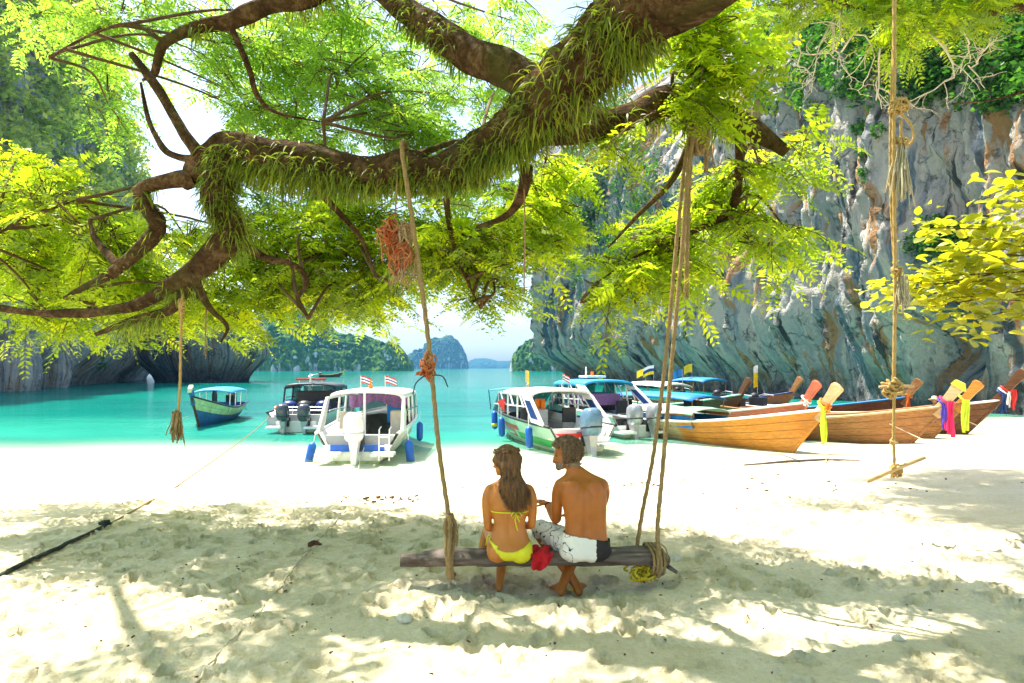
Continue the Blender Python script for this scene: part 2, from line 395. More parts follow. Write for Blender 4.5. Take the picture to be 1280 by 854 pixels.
# ------------------------------------------------------------------ limestone cliffs
def rock_mat(name, pal, band=True, streak=1.0):
    """pal: base grey, pale, ochre, dark, blue; attribute uz = (along the wall, height, relief)"""
    t = NT(name)
    v1 = t.coord((0.50, 0.040, 0.0), attr='uz'); v2 = t.coord((1.5, 0.11, 0.0), attr='uz'); vb = t.coord((0.10, 0.05, 0), attr='uz')
    o = t.coord((1, 1, 1))
    n1 = t.noise(v1, 1.0, 9, 0.66, 0.25); n2 = t.noise(v2, 1.0, 9, 0.68, 0.2); nb = t.noise(vb, 1.0, 4, 0.5, 0.4); n4 = t.noise(o, 0.9, 8, 0.68)
    nw = t.noise(t.coord((0.55, 0.075, 0.0), attr='uz'), 1.35, 8, 0.66, 0.35)
    g, p, oc, dk, bl = pal
    c = t.ramp(n1, [(0.34, bl), (0.42, g), (0.47, p), (0.53, p), (0.57, g), (0.64, bl)])
    c = t.mix(t.ramp(nb, [(0.47, 0.0), (0.60, 0.75)]), c, t.ramp(n2, [(0.3, g), (0.55, p), (0.7, tuple(q * 0.85 for q in p))]))
    c = t.mix(t.ramp(nw, [(0.535, 0.0), (0.575, 0.9)]), c, t.ramp(n2, [(0.35, tuple(q * 0.85 for q in oc)), (0.6, oc)]))
    c = t.mix(t.ramp(n2, [(0.57, 0.0), (0.62, 0.92)]), c, dk)
    c = t.mix(t.ramp(t.noise(t.coord((0.8, 0.03, 0.0), attr='uz'), 1.0, 7, 0.6, 0.2), [(0.55, 0.0), (0.60, 0.85)]), c, t.ramp(n4, [(0.4, tuple(q * 0.6 for q in bl)), (0.6, bl)]))
    c = t.mix(t.ramp(n2, [(0.30, 0.85), (0.40, 0.0)]), c, tuple(min(1, q * 1.25) for q in p))
    c = t.mix(t.ramp(n4, [(0.59, 0.0), (0.68, 0.5)]), c, dk)
    # joints and cracks in the rock, bent by noise so that they never run straight
    wv = t.node('ShaderNodeVectorMath', operation='ADD'); sc_ = t.node('ShaderNodeVectorMath', operation='SCALE'); sc_.inputs['Scale'].default_value = 1.1
    nz = t.node('ShaderNodeTexNoise'); nz.inputs['Scale'].default_value = 0.8; nz.inputs['Detail'].default_value = 6; t.l.new(t.coord((1, 1, 1), attr='uz'), nz.inputs['Vector'])
    t.l.new(nz.outputs['Color'], sc_.inputs[0]); t.l.new(t.coord((0.55, 0.20, 0.0), attr='uz'), wv.inputs[0]); t.l.new(sc_.outputs[0], wv.inputs[1])
    vo = t.node('ShaderNodeTexVoronoi', feature='DISTANCE_TO_EDGE'); vo.inputs['Scale'].default_value = 1.0; t.l.new(wv.outputs[0], vo.inputs['Vector'])
    crack = t.math('MULTIPLY', t.ramp(vo.outputs['Distance'], [(0.0, 1.0), (0.05, 0.0)]), t.ramp(n4, [(0.42, 0.0), (0.6, 1.0)]))
    c = t.mix(t.math('MULTIPLY', crack, 0.8), c, dk)
    sep = t.node('ShaderNodeSeparateXYZ'); at = t.node('ShaderNodeAttribute', attribute_name='uz'); t.l.new(at.outputs['Vector'], sep.inputs[0])
    if band:   # dark splash-zone crust above the tide line
        mr = t.node('ShaderNodeMapRange'); mr.inputs[1].default_value = 0.2; mr.inputs[2].default_value = 3.4; mr.inputs[3].default_value = 0.92; mr.inputs[4].default_value = 0.0
        t.l.new(t.math('ADD', sep.outputs[1], t.math('MULTIPLY', t.math('SUBTRACT', n4, 0.5), 5.0)), mr.inputs[0])
        c = t.mix(mr.outputs[0], c, t.ramp(n4, [(0.4, dk), (0.65, tuple(q * 0.55 for q in g))]))
    t.set('Base Color', c); t.set('Roughness', 0.9); t.set('Specular IOR Level', 0.2)
    h = t.math('SUBTRACT', t.math('ADD', t.math('MULTIPLY', n2, 0.8), t.math('ADD', n4, t.math('MULTIPLY', t.noise(o, 2.6, 8, 0.75), 0.7))), t.math('MULTIPLY', crack, 0.5))
    t.set('Normal', t.bump(h, 1.0, 1.3)); return t.m

def project(V):
    d = np.maximum(V[..., 1], 0.1)
    return 640 + V[..., 0] / d * F, HY - (V[..., 2] - CH) / d * F

def wall(name, plan, H, profile, nu, nv, seed, mat, label, relief=1.0, caves=()):
    """a rock wall rising from a plan curve; profile(u01, z) leans it out (+) or back (-)"""
    c = spline(plan, 40); seg = np.linalg.norm(np.diff(c[:, :2], axis=0), axis=1); S = np.concatenate([[0], np.cumsum(seg)])
    u = np.linspace(0, S[-1], nu); bx = np.interp(u, S, c[:, 0]); by = np.interp(u, S, c[:, 1])
    tx, ty = np.gradient(bx, u), np.gradient(by, u)
    k = np.ones(15) / 15
    tx = np.convolve(np.pad(tx, 7, 'edge'), k, 'valid'); ty = np.convolve(np.pad(ty, 7, 'edge'), k, 'valid')
    l = np.hypot(tx, ty); nx, ny = -ty / l, tx / l
    zz = np.linspace(0, 1, nv) ** 1.12
    U, T = np.meshgrid(u, zz, indexing='ij'); u01 = U / S[-1]
    Hh = H(u01); Z = (WL - 1.2) + T * (Hh - WL + 1.2)
    wx = U + 1.5 * fbm(U * 0.06, Z * 0.06, 0, seed + 3, 4)
    flute = 1 - np.abs(fbm(wx * 0.22, Z * 0.012, 0, seed, 2)) * 2.2
    fine = 1 - np.abs(fbm(wx * 0.75, Z * 0.05, 0, seed + 9, 2)) * 2.0
    chunk = fbm(U * 0.22, Z * 0.17, 0, seed + 5, 5, 0.55)
    shelf = fbm(U * 0.05, Z * 0.22, 0, seed + 6, 3)
    crag = np.abs(fbm(U * 0.6, Z * 0.22, 0, seed + 21, 5, 0.65)); drip = 1 - np.abs(fbm(wx * 1.7, Z * 0.08, 0, seed + 23, 2)) * 2
    D = relief * (2.7 * flute + 1.0 * fine + 1.0 * chunk + 0.6 * shelf - 1.7 * crag + 0.4 * drip)
    for (cu, cz, ru, rz, dp) in caves:
        e = ((u01 - cu) * S[-1] / ru) ** 2 + ((Z - cz) / rz) ** 2
        D = D - dp * np.exp(-np.maximum(e + 0.3 * chunk, 0) ** 1.5)
    D = D * (0.35 + 0.65 * sstep(-1, 5, Z))
    off = profile(u01, Z) + D
    # the notch: the sea has cut the foot back; stalactites fringe its lip
    V = np.stack([bx[:, None] + nx[:, None] * off, by[:, None] + ny[:, None] * off, Z + 0.4 * chunk * sstep(2, 8, Z)], -1)
    me = np_mesh(name, V.reshape(-1, 3), grid_faces(nu, nv)[:, ::-1])
    set_attr(me, 'uz', np.stack([U, Z - WL, D], -1).reshape(-1, 3))
    o = link_mesh(name, me, mat, None, True); tag(o, label, kind='structure')
    nrm = np.zeros(len(V.reshape(-1, 3)) * 3); me.vertices.foreach_get('normal', nrm)
    return V.reshape(-1, 3), nrm.reshape(-1, 3)

ROCK_R = rock_mat('limestone_streaked', ((0.55, 0.57, 0.58), (0.90, 0.84, 0.73), (0.78, 0.40, 0.15), (0.05, 0.055, 0.06), (0.11, 0.24, 0.36)))
ROCK_P = rock_mat('limestone_pale', ((0.52, 0.53, 0.51), (0.80, 0.77, 0.70), (0.62, 0.46, 0.30), (0.16, 0.16, 0.15), (0.30, 0.38, 0.42)), False)
ROCK_D = rock_mat('limestone_dark', ((0.15, 0.17, 0.175), (0.52, 0.49, 0.43), (0.45, 0.27, 0.15), (0.03, 0.034, 0.036), (0.06, 0.11, 0.14)))
ROCK_L = rock_mat('limestone_grey', ((0.50, 0.55, 0.57), (0.84, 0.84, 0.80), (0.50, 0.40, 0.28), (0.12, 0.14, 0.15), (0.22, 0.34, 0.42)))

def prof_right(u, z):
    zz = z - WL
    far = sstep(0.45, 0.85, u)
    lip = (1.5 + 4.0 * far) * sstep(0.3, 7.5 - 1.0 * far, zz)          # undercut foot
    back = -0.55 * np.maximum(0, zz - 26 - 14 * far) - 0.9 * np.maximum(0, zz - 42)
    return lip + back + -0.015 * zz * (1 - far)
RIGHT_PLAN = [(34, 6), (30, 20), (28.5, 33), (27.5, 45), (26.5, 57), (23.5, 76), (18.5, 98), (13.5, 118), (11.2, 128), (12.5, 138), (24, 152)]
CR_V, CR_N = wall('right_cliff', RIGHT_PLAN, lambda u: 62 - 12 * sstep(0.6, 0.95, u) + 6 * fbm(u * 9, 0.5, 0, 4, 3), prof_right, 720, 230, 11, ROCK_R,
     'streaked limestone cliff rising over the longtail boats', 1.0, caves=((0.245, 3.0, 2.0, 2.2, 5.5), (0.30, 11.0, 1.7, 3.5, 3.0), (0.40, 15, 2.5, 3.5, 2.6)))

def prof_left(u, z):
    zz = z - WL
    return 1.8 * sstep(0.2, 5, zz) - 0.20 * np.maximum(0, zz - 13) - 0.10 * np.maximum(0, zz - 45)
LEFT_PLAN = [(-150, 270), (-118, 215), (-97, 178), (-82, 150), (-73, 124), (-66.5, 100), (-63, 84), (-62, 68), (-70, 50), (-90, 38)]
CL_V, CL_N = wall('left_cliff', LEFT_PLAN, lambda u: 52 + 46 * sstep(0.12, 0.55, u) + 5 * fbm(u * 8, 1.5, 0, 14, 3), prof_left, 420, 130, 31, ROCK_L,
     'grey limestone cliff under hanging woods across the bay', 1.15)

def sea_rock(name, c, r, seed, label, cat, notch=0.3, mat=ROCK_L, nu=96, nv=60, group=None, lean=0.0):
    """free-standing rock with a sea-cut notch"""
    ph = np.linspace(0, 2 * np.pi, nu, endpoint=False); tt = np.linspace(0, 1, nv)
    A, T = np.meshgrid(ph, tt, indexing='ij')
    rad = np.where(T < 0.5, (1 - notch) + notch * sstep(0.05, 0.42, T), np.sqrt(np.clip(1 - ((T - 0.5) / 0.5) ** 2.6, 0, 1)))
    rad = rad * (1 + 0.16 * fbm(np.cos(A) * 1.6 + seed, np.sin(A) * 1.6, T * 2, seed, 4) + 0.10 * (1 - 2 * np.abs(vn(np.cos(A) * 4 + seed, np.sin(A) * 4, T * 1.2, seed + 5))))
    X = r[0] * rad * np.cos(A) + lean * T * r[0]; Y = r[1] * rad * np.sin(A); Z = -1.0 + T * (r[2] + 1.0) + 0.05 * r[2] * fbm(np.cos(A) * 3, np.sin(A) * 3, T * 4, seed + 2, 4)
    V = np.stack([X, Y, Z], -1).reshape(-1, 3)
    me = np_mesh(name, V, grid_faces(nu, nv, True))
    set_attr(me, 'uz', np.stack([A * (r[0] + r[1]) * 0.5, Z, rad], -1).reshape(-1, 3))
    o = link_mesh(name, me, mat, None, True); o.location = (c[0], c[1], WL); tag(o, label, cat, group)
    return o
sea_rock('rock_islet', (-59.5, 131, 0), (11.2, 9.5, 14.5), 3, 'undercut dark limestone islet with bushes on its right shoulder', 'rock', 0.30, mat=ROCK_D)
sea_rock('boulder', (-58.5, 79, 0), (3.4, 3.2, 6.2), 8, 'pale rounded boulder at the foot of the left cliff', 'boulder', 0.12, mat=ROCK_P, nu=64, nv=40)
sea_rock('boulder', (-63.0, 92, 0), (3.0, 2.8, 6.8), 9, 'pale leaning boulder beyond the rounded one, against the left cliff', 'boulder', 0.15, mat=ROCK_P, nu=64, nv=40)

# ------------------------------------------------------------------ far islands
def wood_mat(name, dark, mid, lite, rock=None, scale=0.09):
    t = NT(name); v = t.coord()
    n = t.noise(v, scale, 6, 0.7); n2 = t.noise(v, scale * 4, 5, 0.7)
    c = t.ramp(t.math('ADD', t.math('MULTIPLY', n, 0.6), t.math('MULTIPLY', n2, 0.4)), [(0.36, dark), (0.5, mid), (0.64, lite)])
    if rock:
        at = t.attr('steep'); c = t.mix(t.ramp(t.math('ADD', at, t.math('MULTIPLY', t.math('SUBTRACT', t.noise(t.coord((1, 1, 0.18)), scale * 1.6, 6, 0.65), 0.5), 1.3)), [(0.90, 0.0), (1.02, 1.0)]), c, t.ramp(t.noise(t.coord((1, 1, 0.12)), scale * 5, 6, 0.6), [(0.35, tuple(q * 0.35 for q in rock)), (0.6, rock)]))
    t.set('Base Color', c); t.set('Roughness', 0.95); t.set('Specular IOR Level', 0.1)
    t.set('Normal', t.bump(n2, 0.9, 1.5)); return t.m

def island(name, peaks, y0, depth, mat, label, seed, lump=4.0, nx=220, nz=60):
    """peaks: (x, half-width, height, squareness); built as a ring of steep slopes round a ridge line"""
    x0 = min(p[0] - p[1] for p in peaks); x1 = max(p[0] + p[1] for p in peaks)
    xs = np.linspace(x0, x1, nx); h = np.zeros(nx)
    for (px_, w, hh, sq) in peaks:
        e = np.clip(1 - np.abs((xs - px_) / w) ** sq, 0, 1); h = np.maximum(h, hh * e ** 0.62)
    h = h * (1 + 0.10 * fbm(xs * 0.03, 1.0, 0, seed, 4))
    s = np.linspace(-1, 1, 2 * nz + 1)
    Xg, Sg = np.meshgrid(xs, s, indexing='ij'); Hg = h[:, None]
    Z = Hg * np.clip(1 - np.abs(Sg) ** 2.6, 0, 1) ** 0.8
    Y = y0 + Sg * depth * (0.25 + 0.75 * np.sqrt(np.clip(Hg / max(h.max(), 1), 0, 1)))
    L = lump * (np.abs(fbm(Xg / lump * 0.55, Y / lump * 0.55, Z / lump * 0.55, seed + 2, 3)) * 1.7 + 0.8 * fbm(Xg * 0.02, Y * 0.02, Z * 0.02, seed + 3, 4)) * sstep(0, lump * 1.5, Z)
    V = np.stack([Xg, Y - L * (Sg < 0) + L * (Sg > 0) * 0.3, Z + L * 0.8 - 3], -1).reshape(-1, 3)
    me = np_mesh(name, V, grid_faces(nx, 2 * nz + 1))
    me.update(); nn = np.zeros(len(V) * 3); me.vertices.foreach_get('normal', nn); nn = nn.reshape(-1, 3)
    set_attr(me, 'steep', 1 - np.abs(nn[:, 2]))
    o = link_mesh(name, me, mat, None, True); o.location.z = WL; tag(o, label, kind='structure'); return o

W_NEAR = wood_mat('island_wood', (0.010, 0.04, 0.014), (0.035, 0.115, 0.022), (0.14, 0.25, 0.035), (0.62, 0.60, 0.56), 0.10)
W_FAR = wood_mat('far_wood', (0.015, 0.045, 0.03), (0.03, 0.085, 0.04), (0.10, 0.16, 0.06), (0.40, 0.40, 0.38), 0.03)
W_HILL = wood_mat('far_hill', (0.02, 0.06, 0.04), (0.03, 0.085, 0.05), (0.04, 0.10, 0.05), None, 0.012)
def at_x(px, d): return (px - 640) / F * d
D1 = 560
island('wooded_island', [(at_x(425, D1), 34, 34, 2.2), (at_x(372, D1), 42, 37, 2.5), (at_x(335, D1), 45, 56, 3.2), (at_x(465, D1), 24, 27, 1.9)], D1 + 60, 58, W_NEAR,
       'wooded limestone island with a pale bare rock stripe', 51, 4.5, 300, 70)
D2 = 2100
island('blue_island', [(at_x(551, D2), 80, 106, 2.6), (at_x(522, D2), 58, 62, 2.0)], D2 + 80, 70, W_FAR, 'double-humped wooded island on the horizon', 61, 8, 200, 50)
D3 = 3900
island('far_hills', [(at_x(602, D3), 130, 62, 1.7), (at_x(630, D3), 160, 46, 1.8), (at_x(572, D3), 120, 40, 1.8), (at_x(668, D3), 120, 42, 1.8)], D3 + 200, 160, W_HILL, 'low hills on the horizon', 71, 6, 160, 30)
D4 = 520
island('rock_island', [(at_x(672, D4), 22, 28, 2.2), (at_x(700, D4), 26, 30, 2.4)], D4 + 50, 36, W_NEAR, 'wooded rock standing in the bay beside the right cliff', 81, 4, 140, 50)
# ------------------------------------------------------------------ growth on the rocks
def leaf_mass(name, centers, radii, per, size, mat, seed, label=None, cat=None, kind=None, squash=0.8, parent=None, group=None):
    """bushes: leaves spread through lumpy ellipsoids, more on the shell"""
    rng = np.random.default_rng(seed); C = []
    for c, r in zip(centers, radii):
        n = int(per * (r / np.mean(radii)) ** 1.6) + 8
        d = rng.normal(size=(n, 3)); d /= np.linalg.norm(d, axis=1, keepdims=True)
        rr = r * (rng.uniform(0.35, 1.0, n) ** 0.55) * (1 + 0.45 * vn(d[:, 0] * 2.2 + c[0], d[:, 1] * 2.2 + c[1], d[:, 2] * 2.2 + c[2], seed))
        p = d * rr[:, None]; p[:, 2] *= squash; C.append(p + np.asarray(c))
    C = np.vstack(C); V, Fc, tint = leaf_quads(C, size, rng, 0.62, 0.35)
    me = np_mesh(name, V, Fc); set_attr(me, 'tint', tint)
    o = link_mesh(name, me, mat, parent); tag(o, label, cat, group, kind); return o

M_CLIFFLEAF = mat_leaf('cliff_leaf', (0.05, 0.165, 0.022), (0.08, 0.28, 0.02), 0.02, 0.6, 0.4)
M_WOODLEAF = mat_leaf('hanging_wood_leaf', (0.34, 0.44, 0.12), (0.62, 0.78, 0.14), 0.03, 0.5, 0.5)  # colour lifted in place of sunlight the left cliff doesn't get

def on_rock(V, N, ell, n, rng, out=0.4, zmin=None):
    px, py = project(V); x, y, rx, ry = ell
    m = (((px - x) / rx) ** 2 + ((py - y) / ry) ** 2 < 1) & (V[:, 1] > 5)
    if zmin is not None: m &= V[:, 2] > zmin
    idx = np.nonzero(m)[0]
    if not len(idx): return np.zeros((0, 3))
    near = V[idx, 1] < np.percentile(V[idx, 1], 92); idx = idx[near]
    w = V[idx, 1] ** 0.5; i = rng.choice(idx, size=min(n, len(idx)), replace=False, p=w / w.sum())
    return V[i] + N[i] * out * np.where((N[i, 1] * V[i, 1] + N[i, 0] * V[i, 0] + N[i, 2] * V[i, 2] > 0), -1, 1)[:, None]

def rock_growth():
    rng = np.random.default_rng(77)
    spots = [   # (ellipse on the wall, bushes, bush radius, label)
        ((1190, 55, 190, 75), 300, 1.25, 'thick green growth hanging along the top of the right cliff'),
        ((985, 80, 60, 55), 90, 1.3, 'green growth in the high corner of the right cliff behind the bare twigs'),
        ((775, 225, 62, 105), 260, 2.0, 'green growth climbing the far corner of the right cliff'),
        ((735, 300, 26, 60), 60, 1.5, 'green growth spilling down the far end of the right cliff'),
        ((1170, 300, 45, 22), 34, 0.65, 'small green tuft on a ledge of the right cliff behind the broad leaves'),
        ((735, 385, 16, 20), 16, 1.0, 'small green tuft low on the far end of the right cliff'),
        ((1080, 190, 22, 40), 22, 0.5, 'small green tufts in a crack of the right cliff behind the hanging rope'),
    ]
    for k, (e, n, r, lab) in enumerate(spots):
        c = on_rock(CR_V, CR_N, e, n, rng, 0.3 * r)
        if len(c): leaf_mass('cliff_growth', c, r * rng.uniform(0.6, 1.3, len(c)), 110 if r > 1 else 80, 0.36 if r > 1 else 0.26, M_CLIFFLEAF, 100 + k, lab, kind='stuff')
    # the wood hanging on the left cliff
    m = (CL_V[:, 2] > 9.5 + 6 * fbm(CL_V[:, 0] * 0.08, CL_V[:, 1] * 0.08, 0, 3, 3)) & (CL_V[:, 1] > 30) & (CL_V[:, 1] < 230)
    idx = np.nonzero(m)[0]; i = rng.choice(idx, size=640, replace=False)
    c = CL_V[i] + np.array([1.3, -0.8, 1.2]); leaf_mass('hanging_wood', c, rng.uniform(2.0, 4.8, len(c)), 270, 0.85, M_WOODLEAF, 131, 'pale green wood covering the left cliff', kind='stuff')
    # islet bushes
    b = [(-59.5 + x, 131 + y, z) for x, y, z in ((-5, -4, 13), (-2, -6, 14), (2, -6, 13.5), (5, -5, 12.2), (8, -4, 9.5), (9.5, -3, 7.5), (10.2, -4, 6), (7, -7, 10.5), (-7, -3, 12), (0, 0, 15))]
    leaf_mass('islet_bush', b, [2.2] * len(b), 330, 0.42, M_WOODLEAF, 133, 'bushes growing over the top of the dark undercut islet', 'bush')
    c = on_rock(CL_V, CL_N, (125, 435, 25, 22), 14, rng, 0.3); leaf_mass('cliff_growth', c, [0.9] * len(c), 110, 0.35, M_CLIFFLEAF, 135, 'dark green bushes in the gully of the left cliff', kind='stuff')
rock_growth()

# ------------------------------------------------------------------ the trees
def bark_mat():
    t = NT('bark'); v = t.coord(); n = t.noise(v, 5.0, 8, 0.7, 0.6); m = t.noise(v, 22, 6, 0.7); l = t.noise(v, 1.7, 4)
    c = t.ramp(t.math('ADD', t.math('MULTIPLY', n, 0.6), t.math('MULTIPLY', m, 0.4)), [(0.34, (0.022, 0.013, 0.007)), (0.5, (0.10, 0.056, 0.026)), (0.66, (0.30, 0.19, 0.10))])
    c = t.mix(t.ramp(l, [(0.52, 0.0), (0.68, 0.55)]), c, (0.08, 0.10, 0.02))
    t.set('Base Color', c); t.set('Roughness', 0.95); t.set('Specular IOR Level', 0.1)
    t.set('Normal', t.bump(t.math('ADD', n, t.math('MULTIPLY', m, 0.6)), 1.0, 0.10)); return t.m
M_BARK = bark_mat()
M_TWIG = mat_plain('twig_bark', (0.13, 0.075, 0.035), 0.9, var=0.4, scale=9)
M_DEAD = mat_plain('bleached_twig', (0.62, 0.55, 0.46), 0.85, var=0.2, scale=5)
M_LEAF = mat_leaf('pinnate_leaf', (0.17, 0.28, 0.012), (0.62, 0.85, 0.02), 0.03, 0.40, 0.62)
M_LEAF_HI = mat_leaf('pinnate_leaf_high', (0.12, 0.26, 0.03), (0.46, 0.78, 0.06), 0.04, 0.4, 0.6)  # cooler copy of the leaf: shade of the upper canopy put into colour
M_FERN = mat_leaf('fern_blade', (0.18, 0.26, 0.03), (0.30, 0.42, 0.03), 0.03, 0.55, 0.42)
M_BROAD = mat_leaf('broad_leaf', (0.23, 0.30, 0.012), (0.62, 0.66, 0.02), 0.07, 0.35, 0.55)

LIMB_PTS = []          # (x, y, z, r) samples of every limb, for twigs to grow from
def limb(name, pts, parent, mat=M_BARK, sides=16, seed=0, rough=0.2, per=8, keep=True):
    """pts: rows (px, py, d, r) or Vectors with r; a bark-covered, uneven tube"""
    rows = [(*P(p[0], p[1], p[2]), p[3]) if not isinstance(p[0], Vector) else (*p[0], p[1]) for p in pts]
    s = spline(rows, per); m = len(s)
    if keep: LIMB_PTS.extend([tuple(q) for q in s])
    pos = s[:, :3]; T = np.gradient(pos, axis=0); T /= np.linalg.norm(T, axis=1, keepdims=True) + 1e-9
    up = np.array([0.13, 0.21, 0.97]); N = np.cross(T, up); N /= np.linalg.norm(N, axis=1, keepdims=True) + 1e-9; B = np.cross(N, T)
    a = np.linspace(0, 2 * np.pi, sides, endpoint=False)
    L = np.concatenate([[0], np.cumsum(np.linalg.norm(np.diff(pos, axis=0), axis=1))])
    A, LL = np.meshgrid(a, L); r = np.maximum(s[:, 3], 0.004)[:, None]
    k = 1 + rough * (1.6 * fbm(np.cos(A) * 1.2 + seed, np.sin(A) * 1.2, LL * 2.2, seed, 3) + 0.8 * fbm(np.cos(A) * 3.4, np.sin(A) * 3.4 + seed, LL * 7, seed + 4, 2))
    V = pos[:, None, :] + (N[:, None, :] * np.cos(A)[..., None] + B[:, None, :] * np.sin(A)[..., None]) * (r * k)[..., None]
    fs = grid_faces(m, sides)                       # close round
    I = np.arange(m - 1); wrap = np.stack([I * sides + sides - 1, (I + 1) * sides + sides - 1, (I + 1) * sides, I * sides], -1)
    V2 = np.vstack([V.reshape(-1, 3), pos[0], pos[-1]]); n0 = m * sides
    me = np_mesh(name, V2, np.vstack([fs, wrap]))
    return link_mesh(name, me, mat, parent, True), V, s

def make_ferns(parent, specs, seed):
    rng = np.random.default_rng(seed); V = []; tints = []
    for (tube, s, n, lo, hi, down) in specs:
        m, sides = tube.shape[:2]; i0, i1 = int(lo * (m - 1)), max(int(hi * (m - 1)), int(lo * (m - 1)) + 1)
        got = 0; patch = rng.uniform(0, 50)
        while got < n:
            i = rng.integers(i0, i1); k = rng.integers(0, sides)
            p = tube[i, k] + (tube[min(i + 1, m - 1), k] - tube[i, k]) * rng.uniform(); o = p - s[i, :3]; o /= np.linalg.norm(o) + 1e-9
            if rng.uniform() > (0.04 + 0.96 * max(0.0, (-o[2] + down) / (1 + down))): continue
            if vn(p[0] * 2.2 + patch, p[1] * 2.2, p[2] * 2.2, 3) < -0.25 + rng.uniform(-0.2, 0.2): continue
            got += 1
            L = rng.uniform(0.06, 0.18) * (1.0 if rng.uniform() < 0.88 else 1.5) * (0.95 + 0.75 * float(vn(p[0] * 3.1, p[1] * 3.1, p[2] * 3.1 + patch, 8))); w = rng.uniform(0.003, 0.0085)
            d = o * 0.75 + rng.normal(size=3) * 0.60 + np.array([0, 0, 0.15]); d /= np.linalg.norm(d)
            sd = np.cross(d, rng.normal(size=3)); sd /= np.linalg.norm(sd); q = p.copy(); pts = []
            for t_, ww in ((0, 0.55), (1, 1.0), (2, 0.95), (3, 0.6), (4, 0.08)):
                pts += [q - sd * w * ww, q + sd * w * ww]
                d = d + np.array([0, 0, -0.42]); d /= np.linalg.norm(d); q = q + d * L / 4
            V.append(np.array(pts)); tints.append(rng.uniform())
    V = np.array(V); n = len(V); base = (np.arange(n) * 10)[:, None, None]
    q = np.array([[0, 1, 3, 2], [2, 3, 5, 4], [4, 5, 7, 6], [6, 7, 9, 8]])[None]
    me = np_mesh('strap_ferns', V.reshape(-1, 3), (base + q).reshape(-1, 4)); set_attr(me, 'tint', np.repeat(np.array(tints), 10))
    o = link_mesh('strap_ferns', me, M_FERN, parent); tag(o, 'strap ferns hanging thickly from the bark', kind='stuff'); return o

def sprays(bases, dirs, lens, rng, pairs=7, lw=0.40, droop=0.35, leaflet=0.30):
    """pinnate leaves, vectorised: returns verts, faces, tint"""
    n = len(bases); dirs = dirs / (np.linalg.norm(dirs, axis=1, keepdims=True) + 1e-9)
    up = np.array([0, 0, 1.0]) + rng.normal(size=(n, 3)) * 0.45
    side = np.cross(dirs, up); side /= np.linalg.norm(side, axis=1, keepdims=True) + 1e-9
    nor = np.cross(side, dirs); t = (np.arange(pairs) + 1.0) / pairs
    L = lens[:, None, None]
    mid = bases[:, None, :] + dirs[:, None, :] * (t[None, :, None] * L) - np.array([0, 0, 1.0]) * (t[None, :, None] ** 2) * L * droop
    prof = np.sin(np.clip(0.28 + 0.72 * t, 0, 1) * np.pi * 0.93) * 0.75 + 0.35
    ll = lens[:, None] * leaflet * prof[None, :] * (1 + 0.25 * rng.uniform(-1, 1, (n, pairs)))
    out = []
    for sg in (-1, 1):
        ld = side[:, None, :] * sg * 0.88 + dirs[:, None, :] * 0.50 - np.array([0, 0, 1.0]) * rng.uniform(0.0, 0.5, (n, pairs, 1)) + rng.normal(size=(n, pairs, 3)) * 0.10
        ld /= np.linalg.norm(ld, axis=2, keepdims=True)
        wd = np.cross(ld, nor[:, None, :]); wd /= np.linalg.norm(wd, axis=2, keepdims=True) + 1e-9
        l = ll[..., None]
        out.append(np.stack([mid, mid + ld * l * 0.52 + wd * l * lw * 0.5, mid + ld * l, mid + ld * l * 0.48 - wd * l * lw * 0.5], 2))
    V = np.stack(out, 2).reshape(-1, 3)
    return V, np.arange(len(V)).reshape(-1, 4), np.repeat(np.clip(rng.uniform(0, 1, n)[:, None] + rng.normal(0, 0.12, (n, pairs * 2)), 0, 1).ravel(), 4)

